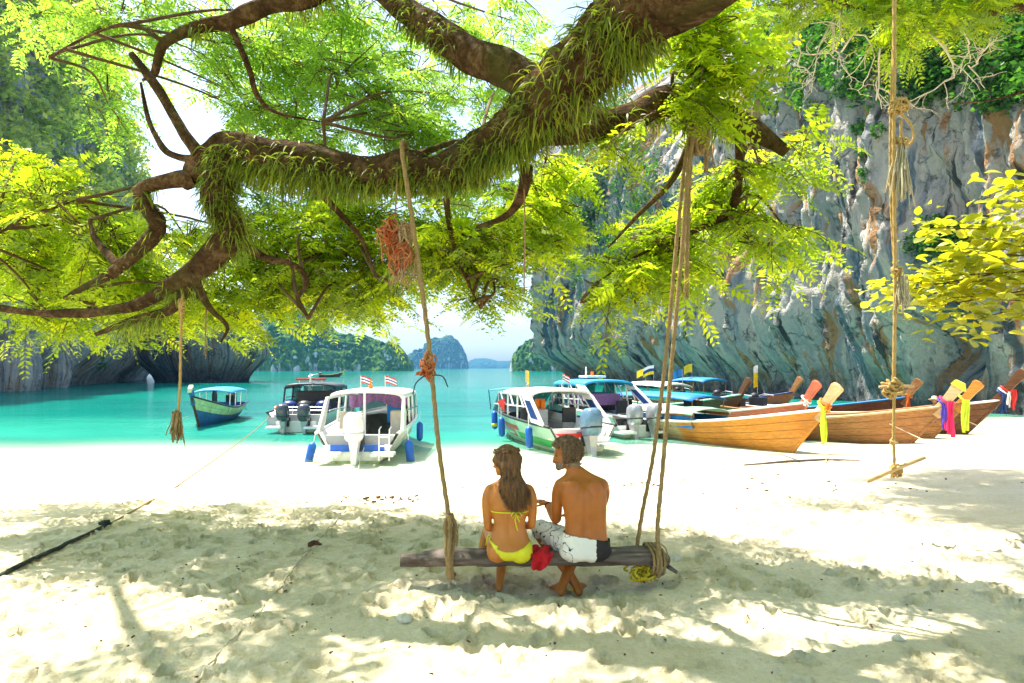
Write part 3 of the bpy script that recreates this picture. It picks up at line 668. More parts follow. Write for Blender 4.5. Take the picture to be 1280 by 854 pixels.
def crown(parent, blobs, mat, seed, name='leaves', spray_len=(0.17, 0.29), label=None, limb_pts=None, world=False, pairs=7, twig_r=0.006, stem=True):
    """leafy twigs: each blob (px, py, rx, ry, d, dd, twigs) fills a volume with twigs that carry pinnate leaves"""
    rng = np.random.default_rng(seed); bs, ds, ls = [], [], []; tw = MB()
    LP = np.array(limb_pts if limb_pts is not None else LIMB_PTS)
    for b in blobs:
        if world: c = np.array(b[:3]); ex = np.array(b[3:6]); n = b[6]
        else:
            px, py, rx, ry, d, dd, n = b
            if py > 330 and px < 720: py -= 14 + (12 if px > 480 else 0)
            c = np.array(P(px, py, d)); ex = np.array([rx / F * d, dd, ry / F * d])
        dist = np.linalg.norm(LP[:, :3] - c, axis=1); root = LP[np.argmin(dist)][:3]
        if stem and dist.min() > 0.15:
            mid = (root + c) / 2 + np.array([0, 0, 0.12]) + rng.normal(size=3) * 0.12
            sp = spline([(*root, 0.020), (*mid, 0.014), (*c, 0.007)], 5)
            tw.tube([Vector(q[:3]) for q in sp], [q[3] for q in sp], 5)
        for _ in range(n):
            u = rng.normal(size=3); u /= np.linalg.norm(u); a = c + u * ex * rng.uniform(0.1, 1.0) ** 0.6
            out = (a - root); out[2] *= 0.5; out = out / (np.linalg.norm(out) + 1e-6) + rng.normal(size=3) * np.array([0.8, 0.8, 0.28]) + np.array([0, 0, -0.12])
            out /= np.linalg.norm(out); Lt = rng.uniform(0.28, 0.62); k = rng.integers(6, 10)
            q = a - out * Lt * 0.5; sd = np.cross(out, [0, 0, 1.0]); sd /= np.linalg.norm(sd) + 1e-9; pts = [q.copy()]
            for j in range(k):
                q = q + out * Lt / k + np.array([0, 0, -0.006 * j]) + rng.normal(size=3) * 0.008; pts.append(q.copy())
                sg = 1 if j % 2 else -1
                dv = out * 0.55 + sd * sg * 0.85 + rng.normal(size=3) * 0.25 + np.array([0, 0, -0.12])
                bs.append(q); ds.append(dv); ls.append(rng.uniform(*spray_len) * (1 - 0.25 * j / k))
            bs.append(q); ds.append(out); ls.append(spray_len[1])
            st = c + (a - out * Lt * 0.5 - c) * 0.35
            tw.tube([Vector(st)] + [Vector(x) for x in pts[::2]], [twig_r * 1.2] + [twig_r * (1 - 0.7 * i / len(pts)) for i in range(len(pts[::2]))], 3, cap=False)
    V, Fc, tint = sprays(np.array(bs), np.array(ds), np.array(ls), rng, pairs)
    me = np_mesh(name, V, Fc); set_attr(me, 'tint', tint)
    o = link_mesh(name, me, mat, parent); tag(o, label, kind='stuff')
    t = tw.build('twigs', M_TWIG, parent, True); tag(t, 'thin leafy twigs', kind='stuff')
    return o

def rain_tree():
    base = Vector((3.3, -1.6, gz(3.3, -1.6)))
    T = empty('rain_tree', base, 0, 'spreading tree with fern-covered limbs arching over the swing', 'tree')
    def L(name, pts, seed, **k):
        o, V, s = limb(name, pts, None, seed=seed, **k); o.parent = T; o.matrix_parent_inverse = Matrix.Translation(-base); return V, s
    W = lambda x, y, z, r: (Vector((x, y, z)), r)
    mm = []
    main = [W(3.35, -1.7, -0.25, .72), W(3.3, -1.6, 0.25, .56), W(3.1, -1.2, 1.6, .47), W(2.7, 0.0, 3.1, .42), W(2.05, 2.0, 4.25, .36)] + \
           [(P(a, b, d), r) for a, b, d, r in ((862, -40, 4.15, .30), (800, 18, 4.4, .24), (742, 72, 4.65, .235), (692, 122, 4.95, .225), (645, 163, 5.2, .20), (592, 198, 5.4, .155), (545, 217, 5.45, .135), (505, 208, 5.5, .14), (450, 216, 5.55, .135), (400, 203, 5.6, .145), (340, 197, 5.7, .15), (292, 188, 5.8, .14), (252, 210, 5.9, .12), (232, 232, 6.0, .05))]
    m0, s0 = L('trunk', main, 1, sides=30, per=12, rough=0.22)
    A, sA = L('branch', [(690, 128, 5.0, .15), (640, 92, 5.1, .145), (592, 70, 5.3, .13), (542, 38, 5.5, .115), (500, 6, 5.7, .11), (450, -45, 5.9, .10), (380, -120, 6.1, .07)], 2)
    B, sB = L('branch', [(672, 160, 5.1, .15), (735, 157, 5.4, .125), (790, 146, 5.6, .115), (830, 126, 5.7, .12), (880, 134, 5.8, .12), (930, 157, 5.9, .10), (982, 189, 6.0, .05)], 3)
    C, sC = L('branch', [(285, 195, 5.8, .13), (272, 250, 5.9, .12), (290, 288, 6.0, .115), (256, 330, 6.1, .10), (215, 356, 6.2, .08), (160, 384, 6.4, .05), (70, 392, 6.6, .04), (-20, 384, 6.8, .03)], 4)
    D, sD = L('branch', [(238, 350, 6.15, .06), (215, 385, 6.3, .05), (170, 400, 6.4, .04), (120, 418, 6.6, .02)], 5, sides=10)
    E, sE = L('branch', [(246, 222, 5.9, .08), (190, 232, 6.0, .06), (176, 246, 6.0, .062), (197, 283, 6.1, .07), (175, 312, 6.2, .06), (140, 342, 6.3, .05), (112, 356, 6.5, .035), (80, 372, 6.8, .010)], 6, sides=12)
    Fb, sF = L('branch', [(248, 192, 5.8, .06), (226, 160, 5.8, .05), (200, 115, 5.9, .042), (164, 68, 6.0, .03)], 7, sides=10)
    G, sG = L('branch', [(440, -60, 6.0, .10), (395, -8, 6.05, .09), (338, 6, 6.1, .08), (288, 26, 6.2, .075), (246, 34, 6.2, .055), (205, 55, 6.3, .045), (192, 92, 6.4, .035), (178, 100, 6.5, .012)], 8, sides=12)
    more = [
        [(290, 36, 6.2, .028), (310, 82, 6.3, .024), (322, 120, 6.4, .022), (346, 141, 6.5, .016), (404, 153, 6.6, .006)],
        [(658, 208, 5.5, .055), (652, 245, 5.7, .045), (632, 270, 5.9, .032), (596, 284, 6.1, .014)],
        [(255, 200, 5.82, .04), (222, 196, 5.85, .03), (203, 184, 5.9, .026), (186, 150, 6.0, .02), (176, 104, 6.1, .012)],
        [(-30, 300, 7.0, .03), (20, 280, 7.0, .025), (60, 262, 7.0, .018), (96, 250, 7.0, .006)],
        [(925, 163, 5.9, .045), (923, 225, 6.0, .042), (912, 263, 6.1, .036), (870, 288, 6.2, .024), (800, 318, 6.3, .014), (748, 352, 6.4, .005)],
        [(872, 150, 5.85, .035), (842, 222, 6.0, .028), (795, 272, 6.1, .018), (760, 310, 6.2, .006)],
        [(290, 295, 6.05, .05), (330, 322, 6.3, .036), (365, 330, 6.5, .028), (384, 350, 6.6, .024), (372, 376, 6.7, .018), (385, 398, 6.8, .006)],
        [(240, 345, 6.1, .05), (262, 385, 6.2, .03), (284, 408, 6.3, .018), (276, 428, 6.4, .008)],
        [(385, 225, 5.7, .04), (420, 262, 6.0, .03), (452, 300, 6.3, .022), (470, 345, 6.6, .010)],
        [(150, 335, 6.3, .045), (120, 300, 6.5, .03), (112, 275, 6.6, .016)],
        [(520, 195, 5.6, .03), (560, 180, 5.9, .022), (600, 172, 6.2, .010)],
        [(208, 54, 6.3, .02), (160, 30, 6.5, .016), (100, 50, 6.8, .010), (62, 72, 7.0, .004)],
        [(560, 215, 5.5, .035), (560, 270, 6.2, .028), (575, 330, 6.8, .018), (600, 385, 7.2, .006)],
    ]
    for k, pts in enumerate(more): L('branch', pts, 20 + k, sides=8, per=6)
    # overhead limbs, out of the picture, that carry the shade
    hi = [[W(2.6, 0.4, 3.4, .25), W(0.5, 2.2, 5.2, .2), W(-2.0, 4.2, 6.0, .15), W(-4.5, 6.0, 6.6, .08), W(-6.5, 8.5, 7.0, .04)],
          [W(2.9, -0.8, 2.3, .22), W(3.8, 1.8, 4.6, .18), W(4.5, 4.6, 5.8, .12), W(3.95, 7.0, 6.35, .07), W(3.4, 8.8, 7.0, .04)],
          [W(2.8, -0.5, 2.6, .2), W(0.2, -0.6, 4.6, .15), W(-2.8, 0.6, 5.2, .1), W(-5.5, 2.0, 5.5, .05)],
          [W(1.3, 1.6, 4.6, .14), W(2.2, 5.0, 6.4, .1), W(2.6, 8.5, 8.2, .05)]]
    for k, pts in enumerate(hi): L('branch', pts, 60 + k, sides=10)
    f = make_ferns(T, [(m0, s0, 4600, 0.33, 0.985, 0.18), (m0, s0, 1500, 0.34, 0.56, 1.2), (A, sA, 620, 0.02, 0.85, 0.8), (B, sB, 620, 0.05, 0.85, 0.6), (C, sC, 1250, 0.0, 0.62, 0.9), (E, sE, 130, 0.1, 0.8, 0.6), (D, sD, 200, 0.0, 0.8, .9), (G, sG, 260, 0.1, 0.6, 0.8)], 5)
    f.matrix_parent_inverse = Matrix.Translation(-base)
    low = [(60, 250, 95, 38, 7.6, .8, 60), (30, 310, 80, 50, 8.2, 1.0, 66), (120, 300, 60, 50, 7.4, .8, 42), (90, 365, 100, 36, 8.6, 1.2, 74), (60, 405, 60, 12, 8.0, .8, 20), (185, 398, 80, 30, 8.2, 1.0, 60), (160, 350, 50, 36, 7.6, .8, 34), (280, 388, 80, 32, 8.0, 1.0, 56),
           (235, 300, 36, 44, 7.4, .8, 22), (330, 290, 64, 44, 7.8, .9, 44), (345, 350, 70, 34, 8.0, .9, 46), (410, 310, 70, 60, 7.6, .9, 66), (395, 375, 74, 34, 8.2, 1.0, 56), (460, 275, 64, 46, 7.4, .8, 46), (480, 350, 60, 44, 7.8, .9, 50), (440, 392, 50, 20, 8.4, .8, 26),
           (560, 290, 76, 42, 7.0, .9, 66), (560, 345, 66, 36, 7.4, .9, 60), (610, 355, 46, 32, 7.6, .7, 36), (630, 290, 46, 46, 7.0, .8, 46), (676, 250, 28, 40, 6.8, .5, 22), (682, 300, 20, 22, 7.0, .4, 10), (700, 215, 20, 22, 6.6, .4, 9), (600, 400, 24, 12, 7.6, .4, 9), (645, 388, 14, 18, 7.6, .3, 6),
           (868, 268, 48, 28, 6.3, .4, 22), (815, 302, 42, 32, 6.4, .4, 26), (775, 335, 36, 32, 6.4, .4, 28), (850, 318, 40, 28, 6.4, .4, 22), (760, 365, 20, 14, 6.5, .3, 8), (930, 270, 40, 32, 6.2, .4, 18), (985, 290, 20, 12, 6.1, .2, 5), (950, 208, 40, 16, 6.0, .3, 11), (905, 225, 34, 26, 6.2, .4, 12), (1000, 175, 20, 8, 6.0, .2, 5), (955, 310, 16, 14, 6.2, .2, 5),
           (875, 45, 40, 48, 5.3, .4, 36), (905, 90, 30, 30, 5.5, .3, 14), (870, 120, 28, 24, 5.4, .3, 14), (775, 165, 16, 22, 5.3, .2, 5), (20, 200, 40, 26, 8.0, .8, 16), (45, 345, 60, 40, 10.0, 1.2, 40), (200, 330, 90, 50, 10.2, 1.2, 46), (330, 320, 80, 50, 10.0, 1.2, 40)]
    hi_b = [(420, 248, 60, 20, 8.6, .8, 26), (560, 246, 56, 18, 8.6, .8, 24), (335, 250, 40, 22, 8.6, .8, 16), (640, 236, 40, 16, 8.4, .6, 12), (620, 120, 30, 22, 8.6, .6, 12), (150, 70, 70, 30, 9.0, .9, 22), (400, 50, 90, 40, 9.4, 1.0, 44), (520, 90, 60, 40, 9.0, .9, 30), (330, 150, 60, 30, 9.4, .9, 24), (150, 22, 90, 36, 8.0, .9, 40), (60, 15, 60, 24, 8.4, .9, 15), (330, 62, 90, 50, 8.2, 1.0, 54), (300, 118, 56, 36, 8.4, .8, 20), (425, 95, 70, 55, 8.0, 1.0, 46), (370, 155, 80, 28, 8.4, .9, 30), (480, 135, 64, 36, 7.8, .8, 40), (520, 165, 50, 24, 7.4, .7, 26), (440, 18, 60, 26, 8.2, .8, 28), (560, 22, 60, 22, 8.4, .8, 16), (640, 26, 56, 24, 8.0, .8, 18), (250, 12, 60, 20, 8.6, .8, 18), (560, 118, 36, 26, 8.2, .7, 10), (900, 12, 40, 26, 7.6, .6, 16), (260, 70, 40, 20, 8.8, .8, 10), (135, 130, 30, 36, 8.6, .6, 10)]
    a = crown(T, low, M_LEAF, 301, label='bright yellow-green feathery leaves of the spreading tree')
    b = crown(T, hi_b, M_LEAF_HI, 302, label='cooler green feathery leaves high in the spreading tree')
    rng = np.random.default_rng(9); sh = []  # leaf blobs out of view, added overhead to shade the foreground sand
    for _ in range(150):
        x, y = rng.uniform(-9.8, 6.0), rng.uniform(-2.5, 10.5)
        if x > -0.5 and x < 2.6 and y > 7.6: continue
        if y > 8.6 or (y > 6.8 and rng.uniform() < 0.35): continue
        z = max(CH + 0.575 * y + rng.uniform(1.25, 2.2), 4.6 + rng.uniform(0, 1.2))
        sh.append((x, y, z, 1.05, 1.05, 0.4, 7))
    c = crown(T, sh, M_LEAF_HI, 303, world=True, spray_len=(0.34, 0.5), pairs=6, label='overhead leaves of the spreading tree', stem=False)
    for o in T.children:
        if o.matrix_parent_inverse == Matrix.Identity(4): o.matrix_parent_inverse = Matrix.Translation(-base)
    return T
RAIN = rain_tree()

def ladder_tree():
    """tree by the right edge: bleached bare twigs and a high feathery crown"""
    bx, by = 12.6, 10.5; base = Vector((bx, by, gz(bx, by)))
    T = empty('bare_twig_tree', base, 0, 'tree at the right with bleached bare twigs under its feathery crown', 'tree'); pts_l = []
    W = lambda x, y, z, r: (Vector((x, y, z)), r)
    def L(name, pts, seed, mat=M_BARK, **k):
        o, V, s = limb(name, pts, T, mat=mat, seed=seed, keep=False, **k); o.matrix_parent_inverse = Matrix.Translation(-base); pts_l.extend([tuple(q) for q in s])
    L('trunk', [W(bx, by, base.z - 0.3, .42), W(bx - .1, by, 2.0, .34), W(bx - .6, by + .5, 5.0, .3), W(bx - 1.5, by + 1.2, 7.6, .24), W(bx - 3.0, by + 2.2, 9.0, .17), W(bx - 5.2, by + 3.0, 9.6, .10), W(bx - 7.5, by + 3.6, 9.6, .05)], 71)
    L('branch', [W(bx - 1.2, by + 1, 7.0, .15), (P(1290, 10, 12.5), .10), (P(1200, 28, 12.5), .06), (P(1120, 20, 12.3), .04), (P(1050, 5, 12.0), .02)], 72, sides=10)
    L('branch', [W(bx - 3.0, by + 2.2, 9.0, .1), W(6.2, 13.6, 9.4, .08), W(3.6, 14.5, 9.8, .05)], 73, sides=10)
    o, V, s = limb('branch', [(P(1290, 112, 11.5), .030), (P(1240, 125, 11.6), .016), (P(1190, 130, 11.7), .012)], T, seed=75, keep=False, sides=8); o.matrix_parent_inverse = Matrix.Translation(-base)
    # bleached twigs: forked zigzag growth
    rng = np.random.default_rng(12); tw = MB()
    def fork(p, d, L_, r, depth):
        pts = [p.copy()]; n = 4
        for _ in range(n):
            d = d + rng.normal(size=3) * np.array([.42, .3, .42]); d[2] -= 0.06; d /= np.linalg.norm(d); p = p + d * L_ / n; pts.append(p.copy())
        tw.tube([Vector(q) for q in pts], [r * (1 - 0.5 * i / n) for i in range(n + 1)], 5)
        if depth > 0:
            for k in range(rng.integers(2, 4)):
                i = rng.integers(1, n + 1); dd = d + rng.normal(size=3) * np.array([0.9, 0.45, 0.75]); fork(pts[i], dd / np.linalg.norm(dd), L_ * rng.uniform(0.55, 0.8), r * 0.62, depth - 1)
    for (px, py, d, ang, L_, r) in ((1130, -5, 12.4, 205, 1.35, .030), (1060, -10, 12.2, 235, 1.2, .028), (1180, 15, 12.4, 285, 1.0, .026), (1010, 20, 12.2, 200, .9, .022), (1160, 40, 12.4, 340, 1.0, .024), (1100, 60, 12.2, 250, .9, .020), (1230, 60, 12.6, 200, .9, .022)):
        fork(np.array(P(px, py, d)), np.array([math.cos(R(ang)), 0.1, math.sin(R(ang))]), L_, r, 3)
    o = tw.build('bare_twigs', M_DEAD, T, True); o.matrix_parent_inverse = Matrix.Translation(-base); tag(o, 'bleached forked bare twigs', kind='stuff')
    blobs = [(1000, 2, 40, 24, 11.8, .8, 22), (945, 8, 30, 12, 11.5, .6, 8), (1060, -10, 50, 20, 12, .8, 22), (1150, 24, 46, 20, 12.2, .8, 26), (1210, 12, 44, 24, 12.2, .8, 26), (1110, 10, 40, 14, 12, .8, 16)]
    crown(T, blobs, M_LEAF, 311, limb_pts=pts_l, spray_len=(0.26, 0.42), label='yellow-green leaves above the bleached twigs')
    sh = []  # crown blobs out of view, placed so their shadow falls on the right-hand sand
    for _ in range(110):
        x, y = rng.uniform(0.2, 10.5), rng.uniform(9.5, 18.0)
        if x < 0.2 + (y - 9.5) * 0.30: continue
        z = CH + 0.60 * y + rng.uniform(0.5, 2.0)
        if math.hypot(x - (5.2 - 0.407 * (z - 2.9)), y - (7.3 + 0.342 * (z - 2.9))) < 2.0: continue  # gap shaped along the sun's path to keep the broad leaves lit
        sh.append((x, y, z, 1.5, 1.5, 0.5, 7))
    crown(T, sh, M_LEAF, 312, limb_pts=pts_l, world=True, spray_len=(0.55, 0.85), pairs=5, label='high feathery crown of the tree at the right', stem=False)
    for o in T.children:
        if o.matrix_parent_inverse == Matrix.Identity(4): o.matrix_parent_inverse = Matrix.Translation(-base)
ladder_tree()

def broad_leaf_tree():
    bx, by = 8.6, 7.4; base = Vector((bx, by, gz(bx, by))); inv = Matrix.Translation(-base)
    T = empty('almond_tree', base, 0, 'tree at the right edge with big rounded yellow-green leaves', 'tree')
    W = lambda x, y, z, r: (Vector((x, y, z)), r)
    rng = np.random.default_rng(21)
    o, V, s = limb('trunk', [W(bx, by, base.z - .2, .2), W(bx - .1, by, 1.2, .16), W(bx - .3, by, 2.4, .12), W(bx - .6, by, 3.8, .07)], T, seed=81, keep=False, sides=12); o.matrix_parent_inverse = inv
    tips = [(1262, 232, 7.2), (1240, 300, 7.3), (1200, 315, 7.3), (1255, 330, 7.2), (1180, 345, 7.4), (1215, 352, 7.2), (1150, 355, 7.4), (1250, 375, 7.2), (1190, 372, 7.3), (1112, 366, 7.5), (1160, 385, 7.4), (1220, 400, 7.3), (1268, 300, 7.3), (1275, 355, 7.2), (1225, 285, 7.4), (1172, 285, 7.4), (1275, 395, 7.4), (1290, 260, 7.2), (1300, 330, 7.3), (1240, 350, 7.5), (1205, 335, 7.6)]
    # leaf shapes: obovate, cupped
    shapes = []
    for k in range(6):
        b = MB(); rows = [(0.0, 0.03), (0.3, 0.16), (0.55, 0.27), (0.8, 0.29), (0.95, 0.17), (1.0, 0.02)]; cup = rng.uniform(0.1, 0.4); bend = rng.uniform(0.0, 0.35)
        vs = []
        for (t_, w) in rows:
            for sx in (-1, 0, 1): vs.append((sx * w, t_, abs(sx) * w * cup - bend * t_ * t_))
        b.add(vs, [(3 * i + j, 3 * i + j + 1, 3 * i + j + 4, 3 * i + j + 3) for i in range(5) for j in range(2)])
        me = b.mesh('leaf'); set_attr(me, 'tint', np.full(len(vs), rng.uniform(0.1, 1.0))); me.materials.append(M_BROAD)
        me.polygons.foreach_set('use_smooth', np.ones(len(me.polygons), dtype=bool)); shapes.append(me)
    n = 0
    for ti, (px, py, d) in enumerate(tips):
        c = P(px, py, d + rng.uniform(-.25, .25)); root = Vector((bx - .3 + rng.uniform(-.1, .1), by, 2.2 + 0.9 * rng.uniform()))
        mid = (root + c) / 2 + Vector((0, rng.uniform(-.2, .2), 0.10)); o, V, s = limb('branch', [(root, .022), (mid, .014), (c, .005)], T, mat=M_TWIG, seed=90 + ti, keep=False, sides=6, per=5); o.matrix_parent_inverse = inv
        for k in range(14):
            along = rng.uniform(0.0, 0.38) if k > 8 else rng.uniform(0, 0.08)
            p = c + (mid - c) * along; a = rng.uniform(0, 6.283); el = rng.uniform(-0.35, 0.7)
            dv = Vector((math.cos(a) * math.cos(el) - 0.35, math.sin(a) * math.cos(el), math.sin(el))).normalized()
            lo = bpy.data.objects.new('leaf', shapes[rng.integers(0, 6)]); COL.objects.link(lo); lo.parent = T
            q = dv.to_track_quat('Y', 'Z') ; lo.rotation_mode = 'QUATERNION'
            lo.rotation_quaternion = q @ Euler((0, rng.uniform(-.6, .6), 0)).to_quaternion(); S_ = rng.uniform(0.14, 0.23); lo.scale = (S_, S_, S_)
            lo.location = p - base + dv * rng.uniform(0.0, 0.09); n += 1
    # the leaves behind, too many to pick apart
    V, Fc, tn = [], [], []; base_v = np.array([v.co[:] for v in shapes[0].vertices]); fc = np.array([list(q.vertices) for q in shapes[0].polygons])
    for k in range(620):
        px, py, d = tips[rng.integers(0, len(tips))]; c = P(px + rng.normal() * 20, py + rng.normal() * 15, d + rng.uniform(0.0, 0.9)); a = rng.uniform(0, 6.283); el = rng.uniform(-.4, .6)
        M_ = np.array((Vector((math.cos(a) * math.cos(el), math.sin(a) * math.cos(el), math.sin(el))).to_track_quat('Y', 'Z') @ Euler((0, rng.uniform(-.7, .7), 0)).to_quaternion()).to_matrix())
        Fc.append(fc + len(base_v) * k); V.append(base_v @ M_.T * rng.uniform(.12, .20) + np.array(c - base)); tn.append(np.full(len(base_v), rng.uniform(0, 1)))
    me = np_mesh('leaves', np.vstack(V), np.vstack(Fc)); set_attr(me, 'tint', np.concatenate(tn)); o = link_mesh('leaves', me, M_BROAD, T, True); tag(o, 'rounded leaves further in', kind='stuff')
    return T
broad_leaf_tree()
# ------------------------------------------------------------------ boats
def dw(py): return (CH - WL) * F / (py - HY)           # distance of a point on the water
M_WHITE = mat_plain('gelcoat_white', (0.80, 0.80, 0.76), 0.28, var=0.05, scale=2.0, spec=0.5, dirt=(0.52, 0.50, 0.40))
M_ALGAE = mat_plain('hull_foul', (0.42, 0.45, 0.18), 0.7, var=0.4, scale=5)
M_GREYP = mat_plain('grey_panel', (0.34, 0.36, 0.36), 0.5, var=0.1)
M_DARK = mat_plain('dark_plastic', (0.025, 0.027, 0.03), 0.45, var=0.3)
M_SEAT = mat_plain('seat_vinyl', (0.30, 0.30, 0.29), 0.5, var=0.15)
M_BEIGE = mat_plain('beige_vinyl', (0.52, 0.46, 0.36), 0.5, var=0.15)
M_STEEL = mat_plain('stainless', (0.62, 0.63, 0.64), 0.25, 1.0, var=0.08)
M_BLUEF = mat_plain('fender_blue', (0.015, 0.11, 0.48), 0.45, var=0.2)
M_TARP = mat_plain('tarp_blue', (0.012, 0.19, 0.52), 0.6, var=0.25, scale=2.0)
M_SKYC = mat_plain('canopy_skyblue', (0.02, 0.30, 0.55), 0.6, var=0.2, scale=2.0)
M_NAVY = mat_plain('navy_paint', (0.012, 0.04, 0.17), 0.4, var=0.3, scale=3)
M_RED = mat_plain('red_paint', (0.58, 0.025, 0.02), 0.4, var=0.15)
M_GREEN = mat_plain('green_paint', (0.03, 0.36, 0.08), 0.4, var=0.15)
M_MINT = mat_plain('mint_paint', (0.40, 0.60, 0.46), 0.45, var=0.15, scale=3)
M_YELLOW = mat_plain('yellow_cloth', (0.75, 0.55, 0.02), 0.8, var=0.12)
M_LIME = mat_plain('lime_cloth', (0.62, 0.78, 0.05), 0.8, var=0.12)
M_PINK = mat_plain('pink_cloth', (0.72, 0.03, 0.14), 0.8, var=0.12)
M_PURPLE = mat_plain('purple_cloth', (0.08, 0.05, 0.42), 0.8, var=0.12)
M_ORANGE = mat_plain('orange_cloth', (0.80, 0.20, 0.02), 0.8, var=0.12)
M_WHITEC = mat_plain('white_cloth', (0.80, 0.79, 0.76), 0.85, var=0.06)
M_PURPLEC = mat_plain('purple_curtain', (0.28, 0.14, 0.34), 0.85, var=0.3, scale=14)
M_COWLB = mat_plain('cowl_slate', (0.10, 0.19, 0.28), 0.25, var=0.2, spec=0.6)
M_COWLK = mat_plain('cowl_dark', (0.06, 0.065, 0.08), 0.22, var=0.2, spec=0.6)
M_COWLS = mat_plain('cowl_silver', (0.36, 0.37, 0.39), 0.28, 0.4, var=0.1)
M_COWLW = mat_plain('cowl_white', (0.80, 0.80, 0.79), 0.25, var=0.04)
M_W_ORANGE = mat_wood('varnished_orange', (0.42, 0.15, 0.025), (0.66, 0.28, 0.045), rough=0.5)
M_W_PALE = mat_wood('weathered_plank', (0.34, 0.24, 0.12), (0.62, 0.48, 0.27), rough=0.75)
M_W_BROWN = mat_wood('brown_plank', (0.19, 0.085, 0.03), (0.42, 0.20, 0.07), rough=0.6)
M_W_DARK = mat_wood('dark_plank', (0.06, 0.025, 0.012), (0.17, 0.075, 0.03), rough=0.55)
M_W_BARE = mat_wood('bare_prow_wood', (0.48, 0.31, 0.14), (0.70, 0.50, 0.27), rough=0.7)
M_W_RED = mat_wood('red_prow_wood', (0.45, 0.10, 0.05), (0.66, 0.20, 0.11), rough=0.6)
M_PALEY = mat_plain('pale_yellow_paint', (0.62, 0.66, 0.32), 0.5, var=0.18, scale=4, dirt=(0.35, 0.36, 0.18))
M_BLUEH = mat_plain('blue_hull_paint', (0.02, 0.12, 0.34), 0.45, var=0.3, scale=3, dirt=(0.08, 0.16, 0.26))
def glass_mat():
    t = NT('tinted_glass'); t.set('Base Color', (0.02, 0.07, 0.085)); t.set('Roughness', 0.06); t.set('Specular IOR Level', 0.7); t.set('Alpha', 0.62); return t.m
M_GLASS = glass_mat()

def strip(parent, name, mat, a, drop, width, sway=0.04, seed=0, out=(0, 1, 0)):
    """a hanging strip of cloth with soft folds and some thickness"""
    rng = random.Random(seed); n = 9; a = Vector(a); o = Vector(out).normalized(); mb = MB(); L = []
    ph = rng.uniform(0, 6)
    rows = []
    for i in range(n):
        t = i / (n - 1); c = a + Vector((rng.uniform(-1, 1) * 0.008, 0, -drop * t)) + o * (sway * math.sin(ph + t * 4) * t)
        w = width * (1 + 0.25 * t); row = []
        for k in range(5):
            s = k / 4 - 0.5; side = Vector((0, 0, 1)).cross(o)
            row.append(c + side * (s * w) + o * (0.34 * width * math.sin(s * 8 + ph + t * 3)) + side * (0.02 * math.sin(ph * 2 + t * 5)))
        rows.append(row)
    th = o * 0.008
    for off in (Vector(), th):
        mb.loft([[p + off for p in r] for r in rows], closed=False)
    return mb.build(name, mat, parent, True)

def flag(parent, base, h, mats, size=(0.55, 0.34), dirv=(1, 0, 0), seed=0):
    b = Vector(base); pole = MB().tube([b, b + Vector((0, 0, h))], 0.014, 6).build('flag_pole', M_STEEL, parent)
    d = Vector(dirv).normalized(); n = len(mats)
    for k, m in enumerate(mats):
        rows = []
        for i in range(8):
            t = i / 7; q = b + Vector((0, 0, h)) + d * (size[0] * t) + Vector((0, 0, -0.35 * size[0] * t * t)) + Vector((-d.y, d.x, 0)) * 0.05 * math.sin(t * 7 + seed)
            rows.append([q + Vector((0, 0, -size[1] * k / n)), q + Vector((0, 0, -size[1] * (k + 1) / n))])
        mb = MB(); mb.loft(rows, closed=False); mb.loft([[p + Vector((-d.y, d.x, 0)) * 0.006 for p in r] for r in rows], closed=False)
        mb.build('flag_stripe' if n > 1 else 'flag_cloth', m, pole, True)
    return pole
THAI = lambda: [M_RED, M_WHITEC, M_NAVY, M_WHITEC, M_RED]

def hull_fn(L, B, keel, sheer, rake, bow_pow=3.2, stern=0.86, flare=0.55):
    """returns S(t, v, side): hull skin from keel (v 0) to sheer (v 1), stern t 0 to stem t 1"""
    def S(t, v, side, inset=0.0):
        b = B / 2 * (stern + (1 - stern) * math.sin(min(t / 0.45, 1) * math.pi / 2)) * (max(0.0, 1 - max(0, (t - 0.35) / 0.65) ** bow_pow)) + 0.03 - inset
        z0, z1 = keel(t), sheer(t); z = z0 + (z1 - z0) * v
        y = b * (v ** flare) * (0.86 + 0.14 * v)
        x = -L / 2 + L * t + rake * v * t ** 8
        return Vector((x, side * max(y, 0.012), z))
    return S

